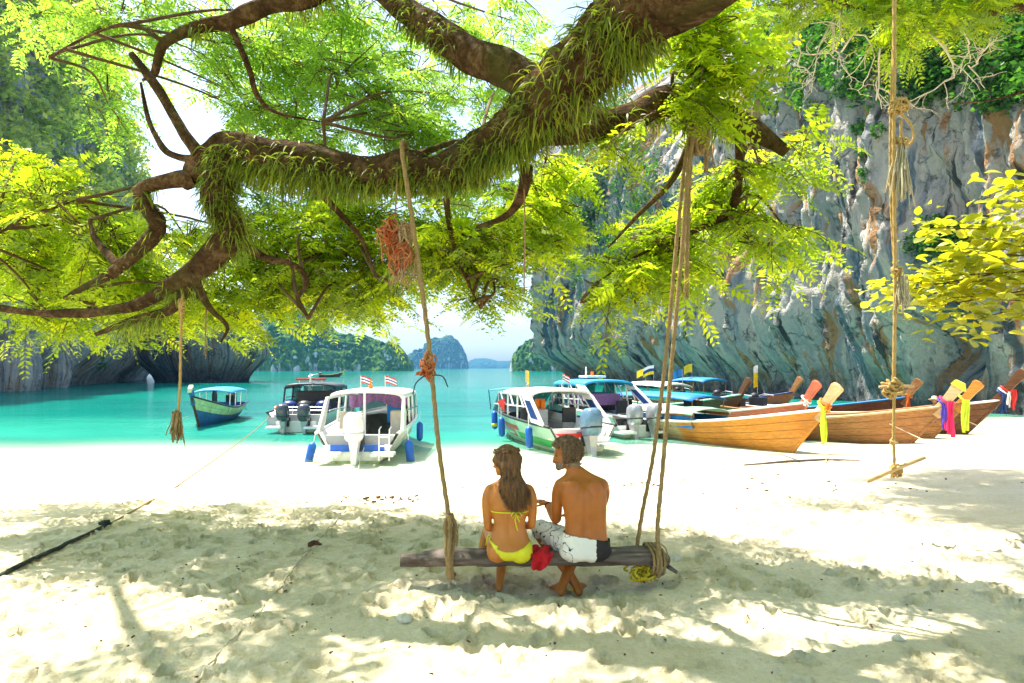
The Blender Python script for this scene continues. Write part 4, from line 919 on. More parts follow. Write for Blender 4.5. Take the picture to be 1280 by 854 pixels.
def longtail(name, label, loc, head, L=9.5, B=1.75, wood=(M_W_PALE, M_W_ORANGE), prow=M_W_BARE, ribbons=(), canopy=None, paint=None, rim=M_W_PALE, seed=0, prow_len=1.15, engine=True, split=0.55, group='longtail boats', trim=None, post=None):
    rz = math.atan2(head[1], head[0]); T = empty(name, (loc[0], loc[1], WL), rz, label, 'boat', group)
    rng = random.Random(seed); rake = 1.35
    keel = lambda t: -0.28 + 0.10 * max(0, (t - 0.8) / 0.2) ** 2 + 0.12 * max(0, (0.2 - t) / 0.2)
    sheer = lambda t: 0.58 + 0.20 * (1 - t) ** 3 + 0.80 * t ** 4
    S = hull_fn(L, B, keel, sheer, rake)
    N = 34; ts = [i / (N - 1) for i in range(N)]
    inner = MB()
    rows = [[S(t, v, -1, 0.05) for v in (1, .75, .5, .25, .06)] + [S(t, v, 1, 0.05) for v in (.06, .25, .5, .75, 1)] for t in ts]
    inner.loft(rows, closed=False); inner.add(rows[0], [tuple(range(len(rows[0])))])
    hull = inner.build('hull', paint[0] if paint else wood[0], T, True)
    vs = [0.0, 0.24, 0.44, 0.63, 0.82, 1.0]
    for side in (-1, 1):
        for k in range(5):
            m = None
            if paint: m = paint[k]
            for part in ((0, 0.58), (0.58, 1.0)) if not paint else ((0, 1.0),):
                tt = [part[0] + (part[1] - part[0]) * i / 15 for i in range(16)] if not paint else [i / 25 for i in range(26)]
                mb = MB(); o_ = 0.006 * (k % 2)
                r = []
                for t in tt:
                    a, b = S(t, vs[k] + 0.004, side), S(t, vs[k + 1] - 0.004, side); nrm = Vector((0, side, -0.1)).normalized()
                    a = a + nrm * (0.004 + o_); b = b + nrm * (0.012 + o_); mid = S(t, (vs[k] + vs[k + 1]) / 2, side) + nrm * (0.010 + o_)
                    r.append([a, mid, b, b - nrm * 0.03, a - nrm * 0.03])
                mb.loft(r, closed=True)
                mm = m or (wood[0] if part[0] < 0.3 else wood[1])
                mb.build('plank', mm, hull, False)
    # stem timber along the cutwater, gunwale rails
    st = [S(1.0, v, 0.0) for v in (0.0, .2, .4, .6, .8, 1.0)]
    MB().tube([p + Vector((0.02, 0, 0)) for p in st], 0.06, 6).build('stem', wood[1] if not paint else M_W_DARK, T)
    for side in (-1, 1):
        MB().tube([S(t, 1.0, side) + Vector((0, 0, 0.03)) for t in ts], 0.045, 6).build('gunwale', rim, T, True)
    # the high prow board
    top = S(1.0, 1.0, 0.0); a = top + Vector((-0.35, 0, -0.25)); d = Vector((0.60, 0, 0.80)); n_ = Vector((-0.80, 0, 0.60)); pl = prow_len
    out = [(0, -0.20), (0.3 * pl, -0.155), (0.6 * pl, -0.15), (0.85 * pl, -0.175), (1.05 * pl, -0.215), (1.10 * pl, -0.19), (1.13 * pl, -0.02), (1.11 * pl, 0.13), (1.04 * pl, 0.165), (0.8 * pl, 0.13), (0.5 * pl, 0.115), (0.25 * pl, 0.13), (0, 0.19)]
    pr = MB().prism(out, lambda u, v, w: a + d * u + n_ * v + Vector((0, w - 0.07, 0)), 0.14).build('prow', prow, T, False, 0.02)
    if post: MB().prism([(1.02 * pl, -0.27), (1.18 * pl, -0.11), (1.14 * pl, 0.16), (0.98 * pl, 0.19)], lambda u, v, w: a + d * u + n_ * v + Vector((0, w - 0.085, 0)), 0.17).build('prow_cap', post, pr, False, 0.015)
    # cloth tied round the prow
    for k, (m, drop, w) in enumerate(ribbons):
        c = a + d * (0.42 * pl + 0.10 * k)
        MB().tube([c + n_ * (0.2 * math.cos(q)) * 1.05 + Vector((0, 0.11 * math.sin(q), 0)) for q in [i * math.pi / 6 for i in range(13)]], 0.035, 6).build('sash', m, pr, True)
        for j in range(3): strip(pr, 'ribbon', m, c + Vector((0.08 + 0.10 * k + (j - 1) * w * .34, -0.12 - .03 * (j % 2), 0)), drop * (1.0, .82, .93)[(j + k) % 3], w * .55, 0.07, seed * 7 + k * 3 + j, (0.25 + .3 * (j - 1), -1, 0))
    # thwarts and sole
    fl = MB(); fl.loft([[S(t, 0.32, -1, 0.09), S(t, 0.32, 1, 0.09)] for t in ts[1:-4]], closed=False); fl.build('sole', M_W_BROWN, T)
    for t in (0.12, 0.3, 0.48, 0.66, 0.82):
        p, q = S(t, 0.88, -1, 0.07), S(t, 0.88, 1, 0.07); MB().box((p + q) / 2, (0.26, (q - p).length, 0.045)).build('thwart', trim or M_W_PALE, T, False, 0.008)
    f = MB(); r = [[S(t, 0.985, -1, 0.04), S(t, 1.0, -1, 0.04) * 0.5 + S(t, 1.0, 1, 0.04) * 0.5 + Vector((0, 0, 0.05)), S(t, 0.985, 1, 0.04)] for t in (0.80, 0.86, 0.92, 0.97, 1.0)]
    f.loft(r, closed=False); f.build('foredeck', wood[0], T, True)
    if canopy:
        x0, x1, h, m, style = canopy; hw = B * 0.47
        roof = MB(); rr = []
        nx = 9
        for i in range(nx):
            x = x0 + (x1 - x0) * i / (nx - 1); sag = 0.05 * math.sin(i / (nx - 1) * math.pi * 3) * 0.6
            e = (1 - abs(2 * i / (nx - 1) - 1) ** 3)
            ring = [Vector((x, hw * 1.12 * math.sin(q), h - 0.16 + 0.20 * math.cos(q) + (0.10 * e if style == 'arch' else sag))) for q in [(-90 + 180 * j / 8) * math.pi / 180 for j in range(9)]]
            rr.append(ring + [p - Vector((0, 0, 0.03)) for p in reversed(ring)])
        roof.loft(rr); R_ = roof.build('canopy', m, T, True)
        for x in [x0 + 0.1 + (x1 - x0 - 0.2) * i / 3 for i in range(4)]:
            for side in (-1, 1): MB().tube([Vector((x, side * hw * 0.98, 0.5)), Vector((x, side * hw * 1.04, h - 0.14))], 0.025, 6).build('canopy_post', trim or M_W_BROWN, T)
        if style == 'cabin':
            for side in (-1, 1):
                MB().box(((x0 + x1) / 2, side * hw * 1.0, 0.98), (x1 - x0, 0.03, 0.10)).build('rail', trim or M_W_BROWN, T)
                MB().box(((x0 + x1) / 2, side * hw * 0.93, 0.70), (x1 - x0 - 0.1, 0.02, 0.42)).build('side_tarp', M_TARP, T)
    if engine:
        E = MB().box((-L / 2 + 0.35, 0, 1.0), (0.75, 0.42, 0.4)).ell((-L / 2 + 0.15, 0.0, 1.25), (0.22, 0.2, 0.18)).build('engine', M_DARK, T, False, 0.03)
        MB().tube([(-L / 2 + 0.2, 0, 0.95), (-L / 2 - 1.6, 0.1, 0.7), (-L / 2 - 3.0, 0.15, 0.15)], 0.035, 6).build('propeller_shaft', M_STEEL, E)
        MB().tube([(-L / 2 + 0.1, 0.25, 1.2), (-L / 2 + 0.5, 0.3, 1.35), (-L / 2 + 1.0, 0.3, 1.3)], 0.03, 6).build('tiller', M_STEEL, E)
    return T

def outboard(parent, x, y, z, m, s=1.0, tilt=0.0, red=False):
    rot = Euler((0, tilt, 0)).to_matrix(); o = Vector((x, y, z)); q = lambda a, b, c: o + rot @ (Vector((a, b, c)) * s)
    rings = []
    for (zz, rx, ry, dx) in ((0.0, .20, .15, 0), (0.06, .26, .19, -.02), (0.22, .30, .215, -.04), (0.42, .31, .215, -.05), (0.56, .27, .19, -.05), (0.63, .17, .12, -.06)):
        rings.append([q(dx + rx * math.copysign(abs(math.cos(a)) ** 0.7, math.cos(a)), ry * math.copysign(abs(math.sin(a)) ** 0.7, math.sin(a)), zz) for a in [i * math.pi / 8 for i in range(16)]])
    C = MB().loft(rings).build('outboard_motor', m, parent, True)
    MB().loft([[q(.04 + rx * cx, ry * cy, zz) for cx, cy in ((1, 1), (-1, 1), (-1, -1), (1, -1))] for zz, rx, ry in ((0.02, .17, .11), (-.25, .13, .075), (-.62, .12, .05), (-.70, .2, .05))]).build('motor_leg', M_COWLS if m is not M_COWLW else M_COWLW, C, False, 0.01)
    MB().tube([q(-.30, 0, -.80), q(-.1, 0, -.80), q(.16, 0, -.80), q(.3, 0, -.80)], [.03 * s, .075 * s, .075 * s, .02 * s], 8).box(q(.02, 0, -.92), (.2 * s, .03 * s, .22 * s)).build('gearcase', M_DARK, C)
    pr = MB()
    for k in range(3):
        a = k * 2.094; pr.box(q(-.30, .09 * math.sin(a), -.80 + .09 * math.cos(a)), (.03 * s, .10 * s, .17 * s), Euler((a, 0.5, 0)).to_matrix())
    pr.build('propeller', M_RED if red else M_STEEL, C)
    MB().loft([[q(-.035 + .302 * math.copysign(abs(math.cos(a)) ** 0.7, math.cos(a)), .22 * math.copysign(abs(math.sin(a)) ** 0.7, math.sin(a)), zz) for a in [i * math.pi / 8 for i in range(16)]] for zz in (.17, .21)]).build('cowl_band', M_DARK if m is not M_COWLW else M_STEEL, C, True)
    if red: MB().box(q(-.12, 0, -.62), (.34 * s, .16 * s, .07 * s), rot).build('trim_tab', M_RED, C, False, .01)
    MB().box(q(.34, 0, -.05), (.22 * s, .30 * s, .34 * s), rot).build('clamp_bracket', M_DARK, C, False, 0.02)
    return C

def fender(parent, x, y, z, L=0.62, r=0.105, m=M_BLUEF, lean=(0, 0, -1), rope=0.35, band=None):
    d = Vector(lean).normalized(); a = Vector((x, y, z))
    o = MB().tube([a, a + d * 0.05, a + d * 0.10, a + d * (L - 0.10), a + d * (L - 0.05), a + d * L], [r * .3, r * .75, r, r, r * .75, r * .3], 12).build('fender', m, parent, True)
    MB().tube([a, a - d * rope], 0.014, 5).build('fender_line', M_WHITEC, o)
    if band: MB().tube([a + d * (L * .68), a + d * (L * .86)], r * 1.05, 12).build('fender_band', band, o, True)

def speedboat(label, loc, head, style, L=7.4, B=2.45):
    rz = math.atan2(head[1], head[0]); T = empty('speedboat', (loc[0], loc[1], WL), rz, label, 'boat', 'speedboats moored in the shallows')
    keel = lambda t: -0.38 + 0.95 * max(0, (t - 0.55) / 0.45) ** 2.4
    sheer = lambda t: 0.80 + 0.34 * t ** 1.5
    S = hull_fn(L, B, keel, sheer, 0.7, 2.7, 0.93, 0.42)
    N = 30; ts = [i / (N - 1) for i in range(N)]
    def band(v0, v1, m, name, par, t0=0.0, t1=1.0, off=0.008, sides=(-1, 1), n=20):
        for sd in sides:
            mb = MB(); mb.loft([[S(t0 + (t1 - t0) * i / (n - 1), v0 + (v1 - v0) * j / 4, sd) + Vector((0, sd * off, 0)) for j in range(5)] for i in range(n)], closed=False); mb.build(name, m, par, True)
    h = MB()
    vv = (0.0, .10, .22, .36, .5, .7, .86, 1.0)
    rows = [[S(t, v, -1) for v in reversed(vv)] + [S(t, v, 1) for v in vv] for t in ts]
    h.loft(rows, closed=False)
    hull = h.build('hull', M_WHITE if style != 'C' else M_WHITE, T, True)
    # transom, foul band
    tr = [S(0, v, -1) for v in reversed((0.0, .22, .5, .72))] + [S(0, v, 1) for v in (0.0, .22, .5, .72)]
    MB().prism([(p.y, p.z) for p in tr], lambda u, v, w: Vector((-L / 2 - 0.02 + w, u, v)), 0.06).build('transom', M_WHITE, T)
    ft = [S(0, v, -1) for v in (.34, .17, 0)] + [S(0, v, 1) for v in (.17, .34)]
    MB().prism([(p.y, p.z) for p in ft], lambda u, v, w: Vector((-L / 2 - 0.032 + w, u, v)), 0.01).build('foul_band', M_ALGAE, hull)
    band(0.0, 0.30, M_ALGAE, 'foul_band', hull, 0, 0.9)
    for sd in (-1, 1): MB().tube([S(t, 1.0, sd) + Vector((0, 0, .02)) for t in ts], 0.05, 6).build('rub_rail', M_DARK if style in 'BC' else M_WHITE, T, True)
    fd = MB(); fd.loft([[S(t, 1.0, -1), Vector((S(t, 1, 0).x, 0, S(t, 1, 1).z + 0.14)), S(t, 1.0, 1)] for t in [0.60 + 0.4 * i / 9 for i in range(10)]], closed=False); fd.build('foredeck', M_WHITE, T, True)
    so = MB(); so.loft([[S(t, .52, -1, .08), S(t, .52, 1, .08)] for t in [0.06 + 0.58 * i / 7 for i in range(8)]], closed=False); so.build('sole', M_GREYP, T)
    # cockpit liner inside the sides
    for sd in (-1, 1):
        mb = MB(); mb.loft([[S(t, .5, sd, .09), S(t, 1.0, sd, .09), S(t, 1.0, sd, 0.0)] for t in [0.62 * i / 9 for i in range(10)]], closed=False); mb.build('coaming', M_WHITE, T, True)
        MB().box((-L / 2 - 0.28, sd * B * 0.31, 0.24), (0.62, B * 0.26, 0.10)).build('swim_platform', M_WHITE, T, False, 0.03)
    MB().box((-L / 2 + 0.42, 0, 0.55), (0.30, B * 0.80, 0.34)).build('stern_seat', {'A': M_GREYP, 'B': M_GREYP, 'C': M_WHITE, 'D': M_DARK}[style], T, False, 0.03)
    for sd in (-1, 1):
        MB().box((0.2, sd * B * 0.30, 0.55), (2.6, 0.42, 0.36)).build('bench', M_BEIGE if style == 'A' else M_SEAT, T, False, 0.04)
        MB().box((-1.0, sd * B * 0.33, 0.98), (0.12, 0.5, 0.55)).build('backrest', M_BEIGE if style == 'A' else M_DARK, T, False, 0.03)
    MB().box((1.55, -B * 0.2, 1.0), (0.45, 0.7, 0.75)).build('helm_console', M_DARK, T, False, 0.04)
    # roof
    zr = {'A': 1.98, 'B': 1.98, 'C': 1.95, 'D': 2.15}[style]; x0, x1 = {'A': (-2.3, 1.7), 'B': (-1.2, 1.7), 'C': (-2.2, 0.9), 'D': (-1.5, 2.0)}[style]; hw = B * 0.46
    rr = []
    for i in range(13):
        e = i / 12; x = x0 + (x1 - x0) * e; k = min(1, 6 * e + 0.35, 6 * (1 - e) + 0.35)
        ring = [Vector((x, hw * (0.93 + 0.07 * k) * math.sin(a), zr - 0.20 + (0.22 * math.cos(a) ** 0.6 if math.cos(a) > 1e-6 else 0) * (0.7 + 0.3 * k) - 0.10 * max(0, e - 0.6) ** 1.2)) for a in [(-90 + 15 * j) * math.pi / 180 for j in range(13)]]
        rr.append(ring + [p * 0.985 + Vector((0, 0, -0.04)) for p in reversed(ring)])
    rf = MB().loft(rr).build('roof', {'A': M_WHITE, 'B': M_DARK, 'C': M_WHITE, 'D': M_SKYC}[style], T, True)
    # side arches sloping down to the stern, pillars, glazing
    for sd in (-1, 1):
        yb = sd * hw
        if style in 'ACD':
            o = [(x0 + 0.05, zr - 0.22), (x0 + 0.85, zr - 0.20), (-L / 2 + 1.35, 0.86), (-L / 2 + 0.35, 0.82)]
            if style == 'A': o = [(x0 - 0.05, zr - 0.20), (x0 + 0.22, zr - 0.20), (-L / 2 + 0.95, 0.84), (-L / 2 + 0.30, 0.80)]
            ar = MB().prism(o, lambda u, v, w: Vector((u, yb + (w - 0.04) + sd * 0.10 * (1.98 - v) / 1.2 * 0.8, v)), 0.08).build('side_arch', M_WHITE, T, False, 0.02)
            if style != 'A':
                mid = [(a * 0.62 + cx * 0.38, b * 0.62 + cz * 0.38) for (a, b), (cx, cz) in zip(o, [(sum(p[0] for p in o) / 4, sum(p[1] for p in o) / 4)] * 4)]
                MB().prism(mid, lambda u, v, w: Vector((u, yb + (w - 0.05) + sd * 0.10 * (1.98 - v) / 1.2 * 0.8, v)), 0.10).build('arch_window', M_NAVY, ar)
        px_ = [-0.9, 0.1, 1.1] if style != 'B' else [-1.15, 0.2, 1.4]
        for x in px_: MB().bar((x, yb * 1.02, 0.9), (x + 0.12, yb * 0.97, zr - 0.18), 0.06, 0.05).build('pillar', M_WHITE if style in 'ACD' else M_DARK, T)
        MB().bar((x0 + 0.3, yb * 1.01, 1.35), (1.5, yb * 1.03, 1.30), 0.05, 0.04).build('side_rail', M_WHITE if style in 'CD' else M_STEEL, T)
        if style in 'CD':
            for x in (-1.5, -0.5, 0.5): MB().bar((x, yb * 1.02, 1.32), (x + 0.5, yb * 0.98, zr - 0.2), 0.045, 0.04).build('brace', M_WHITE, T)
        MB().prism([(0.2, 0.95), (1.9, 1.02), (1.25, zr - 0.25), (0.3, zr - 0.24)], lambda u, v, w: Vector((u, yb * 0.99 + w - 0.01, v)), 0.02).build('side_window', M_GLASS, T)
    MB().add([Vector((2.1, -hw * .9, 1.02)), Vector((2.1, hw * .9, 1.02)), Vector((x1 - .1, hw * .85, zr - 0.2)), Vector((x1 - .1, -hw * .85, zr - 0.2)), Vector((2.12, -hw * .9, 1.02)), Vector((2.12, hw * .9, 1.02)), Vector((x1 - .08, hw * .85, zr - 0.2)), Vector((x1 - .08, -hw * .85, zr - 0.2))], [(0, 1, 2, 3), (7, 6, 5, 4)]).build('windscreen', M_GLASS, T)
    MB().bar((2.1, 0, 1.0), (x1 - .1, 0, zr - 0.18), 0.05).build('windscreen_mullion', M_WHITE, T)
    # bow rail
    for sd in (-1, 1):
        pts = [S(t, 1.0, sd, 0.08) + Vector((0, 0, 0.38)) for t in (0.62, 0.72, 0.82, 0.92, 0.985)]; MB().tube(pts, 0.016, 6).build('bow_rail', M_STEEL, T, True)
        for t in (0.66, 0.78, 0.9): p = S(t, 1.0, sd, 0.08); MB().tube([p, p + Vector((0, 0, 0.38))], 0.013, 5).build('stanchion', M_STEEL, T)
    # what sets each boat apart
    if style == 'A':
        outboard(T, -L / 2 - 0.38, 0.02, 0.62, M_COWLW, 1.25)
        MB().box((-L / 2 - 0.035, 0, 0.38), (0.02, B * 0.62, 0.20)).build('name_band', M_BLUEF, T)
        for y, z in ((B * .56, .5), (-B * .56, .55)): fender(T, -L / 2 + 0.5, y, z, 0.72, 0.12, lean=(-0.1, 0.22 if y > 0 else -0.12, -1))
        fender(T, 0.6, -B * .54, 0.8, 0.66, 0.11)
        for y in (-.42, .38): flag(T, (-1.2 if y < 0 else -1.0, y, zr), 0.42, THAI(), (0.36, 0.22), (-0.2, -1, 0), 1)
        MB().tube([(-1.4, 0, zr), (-1.4, 0, zr + .12), (-1.4, 0, zr + .13), (-1.4, 0, zr + .3)], [.07, .07, .03, .02], 8).build('mast_light', M_ORANGE, rf)
        cur = MB(); cur.loft([[Vector((0.1 + 0.05 * math.sin(j * 2.1), -1.0 + 2.0 * j / 22, zr - 0.22)), Vector((0.1 + 0.09 * math.sin(j * 2.1), -1.0 + 2.0 * j / 22, zr - 0.55 - 0.12 * math.sin(j * .4)))] for j in range(23)], closed=False); cur.build('curtain', M_PURPLEC, T, True)
        MB().box((-1.9, 0.1, 1.15), (0.05, 0.07, 1.5)).build('pillar', M_WHITE, T)
        MB().box((0.4, -0.55, 1.15), (0.08, 0.62, 0.72)).build('locker_door', M_TARP, T, False, 0.02)
        MB().box((-1.2, -0.85, 0.85), (0.5, 0.45, 0.9)).build('galley_unit', M_BEIGE, T, False, 0.03)
        ld = MB()
        for y in (-.98, -.70): ld.tube([(-L / 2 - .62, y, .1), (-L / 2 - .55, y, .95), (-L / 2 - .25, y, 1.0)], .02, 6)
        for z in (.25, .5, .75): ld.tube([(-L / 2 - .6, -.98, z), (-L / 2 - .6, -.70, z)], .018, 6)
        ld.build('boarding_ladder', M_STEEL, T)
    if style == 'B':
        for y in (-.42, .42): outboard(T, -L / 2 - 0.36, y, 0.50, M_COWLK, 1.1)
        lb = MB().box((-0.9, 0, zr + 0.16), (0.16, 1.3, 0.09)).build('light_bar', M_RED, rf, False, 0.02)
        for y in (-.5, .5): MB().box((-0.9, y, zr + .06), (.05, .05, .16)).build('bracket', M_WHITE, lb)
        MB().tube([(-.95, 0, zr), (-.95, 0, zr + .42)], .05, 8).build('life_ring_post', M_WHITE, rf)
        for z in (0.86, 1.0): MB().tube([(-2.6, -1.1, z), (-2.6, 1.1, z)], .022, 6).build('stern_rail', M_STEEL, T)
        for y in (-1.05, -.35, .35, 1.05): MB().tube([(-2.6, y, .6), (-2.6, y, 1.0)], .018, 6).build('stern_post', M_STEEL, T)
        for y, m in ((-.7, M_NAVY), (.1, M_DARK), (.75, M_NAVY)): MB().ell((-1.6, y, 1.02), (.3, .34, .22)).build('seat_pad', m, T, True)
        for sd in (-1, 1): MB().box((-L / 2 - .04, sd * .98, .48), (.02, .34, .32)).build('transom_hatch', M_GREYP, T, False, .005)
        MB().box((0.3, 0.1, 1.35), (0.1, 1.7, 0.5)).build('dark_seats', M_DARK, T, False, .05)
        MB().ell((-2.7, .95, .95), (.12, .12, .12)).build('buoy', M_ORANGE, T, True)
    if style == 'C':
        outboard(T, -L / 2 - 0.36, -0.1, 0.55, M_COWLB, 1.35, 0.15)
        band(0.66, 0.80, M_RED, 'side_stripe', hull, 0.40, 0.95, 0.012)
        band(0.40, 0.62, M_GREEN, 'side_panel', hull, 0.02, 0.30, 0.014); band(0.42, 0.62, M_GREEN, 'side_panel', hull, 0.34, 0.44, 0.014)
        band(0.44, 0.64, M_RED, 'side_mark', hull, 0.48, 0.62, 0.014); band(0.49, 0.58, M_MINT, 'side_mark_centre', hull, 0.50, 0.60, 0.02)
        band(0.34, 0.98, M_MINT, 'side_field', hull, 0.0, 0.97, 0.004)
        for x, y in ((-2.4, 1), (0.4, 1), (2.2, 1), (-2.6, -1)):
            t = (x + L / 2) / L; p = S(t, 0.98, y); fender(T, p.x, p.y + y * .10, p.z - 0.05, 0.72, 0.12, lean=(-0.12, 0, -1), band=M_YELLOW if x > 2 else None)
        cv = []
        for i in range(6):
            x = 0.85 + 0.42 * i; z = zr - 0.06 - 0.02 * i
            cv.append([Vector((x, 1.0 * q, z + 0.10 * (1 - q * q) - 0.03)) for q in (-1, -.5, 0, .5, 1)])
        cn = MB(); cn.loft(cv, closed=False); cn.loft([[p - Vector((0, 0, .02)) for p in r] for r in cv], closed=False); cn.build('bow_canopy', M_SKYC, T, True)
        for sd in (-1, 1): MB().bar((2.6, sd * .95, 1.0), (2.9, sd * .95, zr - 0.15), .035).build('canopy_post', M_STEEL, T)
        MB().prism([(-.7, 1.0), (-.2, 1.0), (-.35, 1.35)], lambda u, v, w: Vector((v * 2.4 - 2.2, 1.20 + w, u + 1.75)), .02).build('arch_mark', M_RED, T)
        MB().prism([(-.55, .62), (.5, .62), (.1, .40), (-.2, .40)], lambda u, v, w: Vector((-L / 2 - .05 + w, u + .48, v)), .015).build('stern_triangle', M_RED, T)
        flag(T, (-0.3, .55, zr), .62, [M_YELLOW], (.55, .42), (1, -.6, 0), 2); flag(T, (-0.9, -.6, zr), .5, THAI(), (.36, .24), (0.6, -1, 0), 4)
        MB().box((-1.2, .5, .95), (.5, .6, .55)).build('cool_box', M_GREYP, T, False, .03)
    if style == 'D':
        for y in (-.42, .42): outboard(T, -L / 2 - 0.34, y, 0.52, M_COWLS, 1.2, 0.12, True)
        MB().box((0.2, 0, zr + .12), (.9, .9, .10)).build('roof_hatch', M_WHITE, rf, False, .03)
        MB().tube([(0.2, 0, zr + .16), (.2, 0, zr + .34)], .07, 8).build('mast_light', M_ORANGE, rf)
        MB().box((0.2, 0.3, zr + .30), (.05, .05, .5)).build('mast', M_WHITE, rf)
        for x in (-.6, .4, 1.2): MB().box((x, 0, 1.3), (.10, 1.9, .5)).build('seat_row', M_PURPLEC, T, False, .05)
        fender(T, -L / 2 + .3, B * .55, .5, .7, .12, lean=(-.3, 0, -1))
    return T

def at_water(px, py): d = dw(py); return Vector(((px - 640) / F * d, d, 0))
def from_stern(px, py, head, L): h = Vector((head[0], head[1], 0)).normalized(); return at_water(px, py) + h * (L / 2)
def from_bow(px, py, head, L): h = Vector((head[0], head[1], 0)).normalized(); return at_water(px, py) - h * (L / 2)

speedboat('white hardtop speedboat with one white outboard and blue fenders', from_stern(447, 577, (-0.03, 1), 7.0), (-0.03, 1), 'A', 7.0, 2.45)
speedboat('dark-framed speedboat with twin black outboards and a red light bar', from_stern(370, 541, (-0.05, 1), 6.8), (-0.05, 1), 'B', 6.8, 2.45)
speedboat('speedboat with red and green side marks and one slate-blue outboard', from_stern(729, 566, (-0.36, 1), 7.6), (-0.36, 1), 'C', 7.6, 2.4)
speedboat('speedboat with blue canvas roof and twin silver outboards', from_stern(800, 547, (-0.34, 1), 8.0), (-0.34, 1), 'D', 8.0, 2.5)

PB = [M_BLUEH, M_BLUEH, M_BLUEH, M_PALEY, M_PALEY]
hd = (0.18, -1.0)
lt = longtail('longtail_boat', 'small longtail boat with navy bottom, pale yellow sides and blue awning', from_bow(250, 533, hd, 6.6), hd, 6.6, 1.75, paint=PB, prow=M_BLUEH, post=M_PALEY, canopy=(-2.6, 1.3, 1.55, M_SKYC, 'arch'), rim=M_DARK, seed=1, prow_len=0.75, trim=M_STEEL)
MB().tube([(-1.7, -.6, 1.1), (-1.7, -.52, 1.1)], .42, 18).build('radiator_disc', M_DARK, lt, False)
MB().box((-0.2, .2, .55), (.6, .5, .35)).build('blue_crate', M_TARP, lt, False, .02); MB().ell((0.4, .1, .62), (.25, .3, .14)).build('red_bundle', M_RED, lt, True)
LH = (0.47, -0.88)
longtail('longtail_boat', 'orange varnished longtail boat with bare wooden prow and yellow-green sash', from_bow(985, 565, LH, 10.0), LH, 10.0, 1.8, (M_W_PALE, M_W_ORANGE), M_W_BARE, [(M_LIME, 1.15, 0.15), (M_ORANGE, 0.25, 0.1)], (-1.9, 1.7, 1.16, M_MINT, 'cabin'), seed=2, rim=M_WHITEC)
LH2 = (0.55, -0.83)
longtail('longtail_boat', 'brown longtail boat with pink and purple sashes and a yellow-capped prow', from_bow(1128, 558, LH2, 9.5), LH2, 9.5, 1.7, (M_W_PALE, M_W_BROWN), M_W_BARE, [(M_PURPLE, 0.85, 0.16), (M_PINK, 1.15, 0.20)], None, seed=3, post=M_LIME, rim=M_W_PALE)
longtail('longtail_boat', 'brown longtail boat with lime sash and pale ribbon on its orange prow', from_bow(1158, 548, LH2, 9.0), LH2, 9.0, 1.6, (M_W_BROWN, M_W_BROWN), M_W_ORANGE, [(M_LIME, 1.2, 0.2)], None, seed=4, rim=M_W_BROWN)
longtail('longtail_boat', 'dark brown longtail boat with red, white and blue ribbons under the cliff', from_bow(1200, 543, (0.66, -0.75), 9.0), (0.66, -0.75), 9.0, 1.6, (M_W_DARK, M_W_DARK), M_W_DARK, [(M_NAVY, 0.75, 0.13), (M_WHITEC, 0.6, 0.08), (M_RED, 0.75, 0.13)], None, seed=5, rim=M_WHITEC, prow_len=1.6)
longtail('longtail_boat', 'dark longtail boat with blue gunwale and orange ribbon on its brown prow', from_bow(1098, 535, (0.50, -0.86), 9.5), (0.50, -0.86), 9.5, 1.7, (M_W_DARK, M_W_DARK), M_W_BROWN, [(M_ORANGE, 0.8, 0.13)], None, seed=6, rim=M_TARP)
longtail('longtail_boat', 'longtail boat with red prow and long blue awning behind the orange one', from_bow(972, 548, (0.45, -0.89), 10.0), (0.45, -0.89), 10.0, 1.8, (M_W_BROWN, M_W_RED), M_W_RED, [(M_WHITEC, 0.25, 0.12)], (-4.4, 1.4, 1.42, M_TARP, 'arch'), seed=7, rim=M_WHITEC)
b8 = longtail('longtail_boat', 'longtail boat with white awning and flags beside the blue-roofed speedboat', from_bow(905, 528, (0.35, -0.94), 9.0), (0.35, -0.94), 9.0, 1.8, (M_W_BROWN, M_W_DARK), M_W_DARK, [], (-4.0, 0.6, 1.75, M_WHITEC, 'arch'), seed=8, rim=M_MINT)
flag(b8, (-1.0, -.5, 1.7), 1.1, [M_WHITEC, M_NAVY, M_YELLOW], (.6, .5), (-.4, -1, 0), 2); flag(b8, (-3.2, .3, 1.7), 0.9, [M_YELLOW], (.5, .4), (-.4, -1, 0), 3); flag(b8, (0.3, .5, 1.7), 0.9, [M_TARP], (.5, .4), (-.4, -1, 0), 3)
b9 = longtail('longtail_boat', 'longtail boat with tilted blue awning and yellow pennant moored at the cliff foot', from_bow(968, 522, (0.4, -0.92), 8.5), (0.4, -0.92), 8.5, 1.7, (M_W_BROWN, M_W_BROWN), M_W_BROWN, [], (-3.6, -0.4, 1.95, M_TARP, 'arch'), seed=9, rim=M_NAVY)
flag(b9, (-2.0, -.5, 1.9), 1.0, [M_YELLOW], (.5, .5), (-.4, -1, 0), 2); flag(b9, (3.0, 0, .8), 2.0, [M_WHITEC, M_YELLOW, M_YELLOW], (.22, 1.2), (-.4, -1, 0), 2)
longtail('longtail_boat', 'distant longtail boat crossing the bay before the wooded island', at_water(411, 471.5), (0.9, 0.42), 5.6, 1.5, (M_W_DARK, M_W_DARK), M_W_BARE, [(M_LIME, 0.9, 0.4)], None, seed=10)
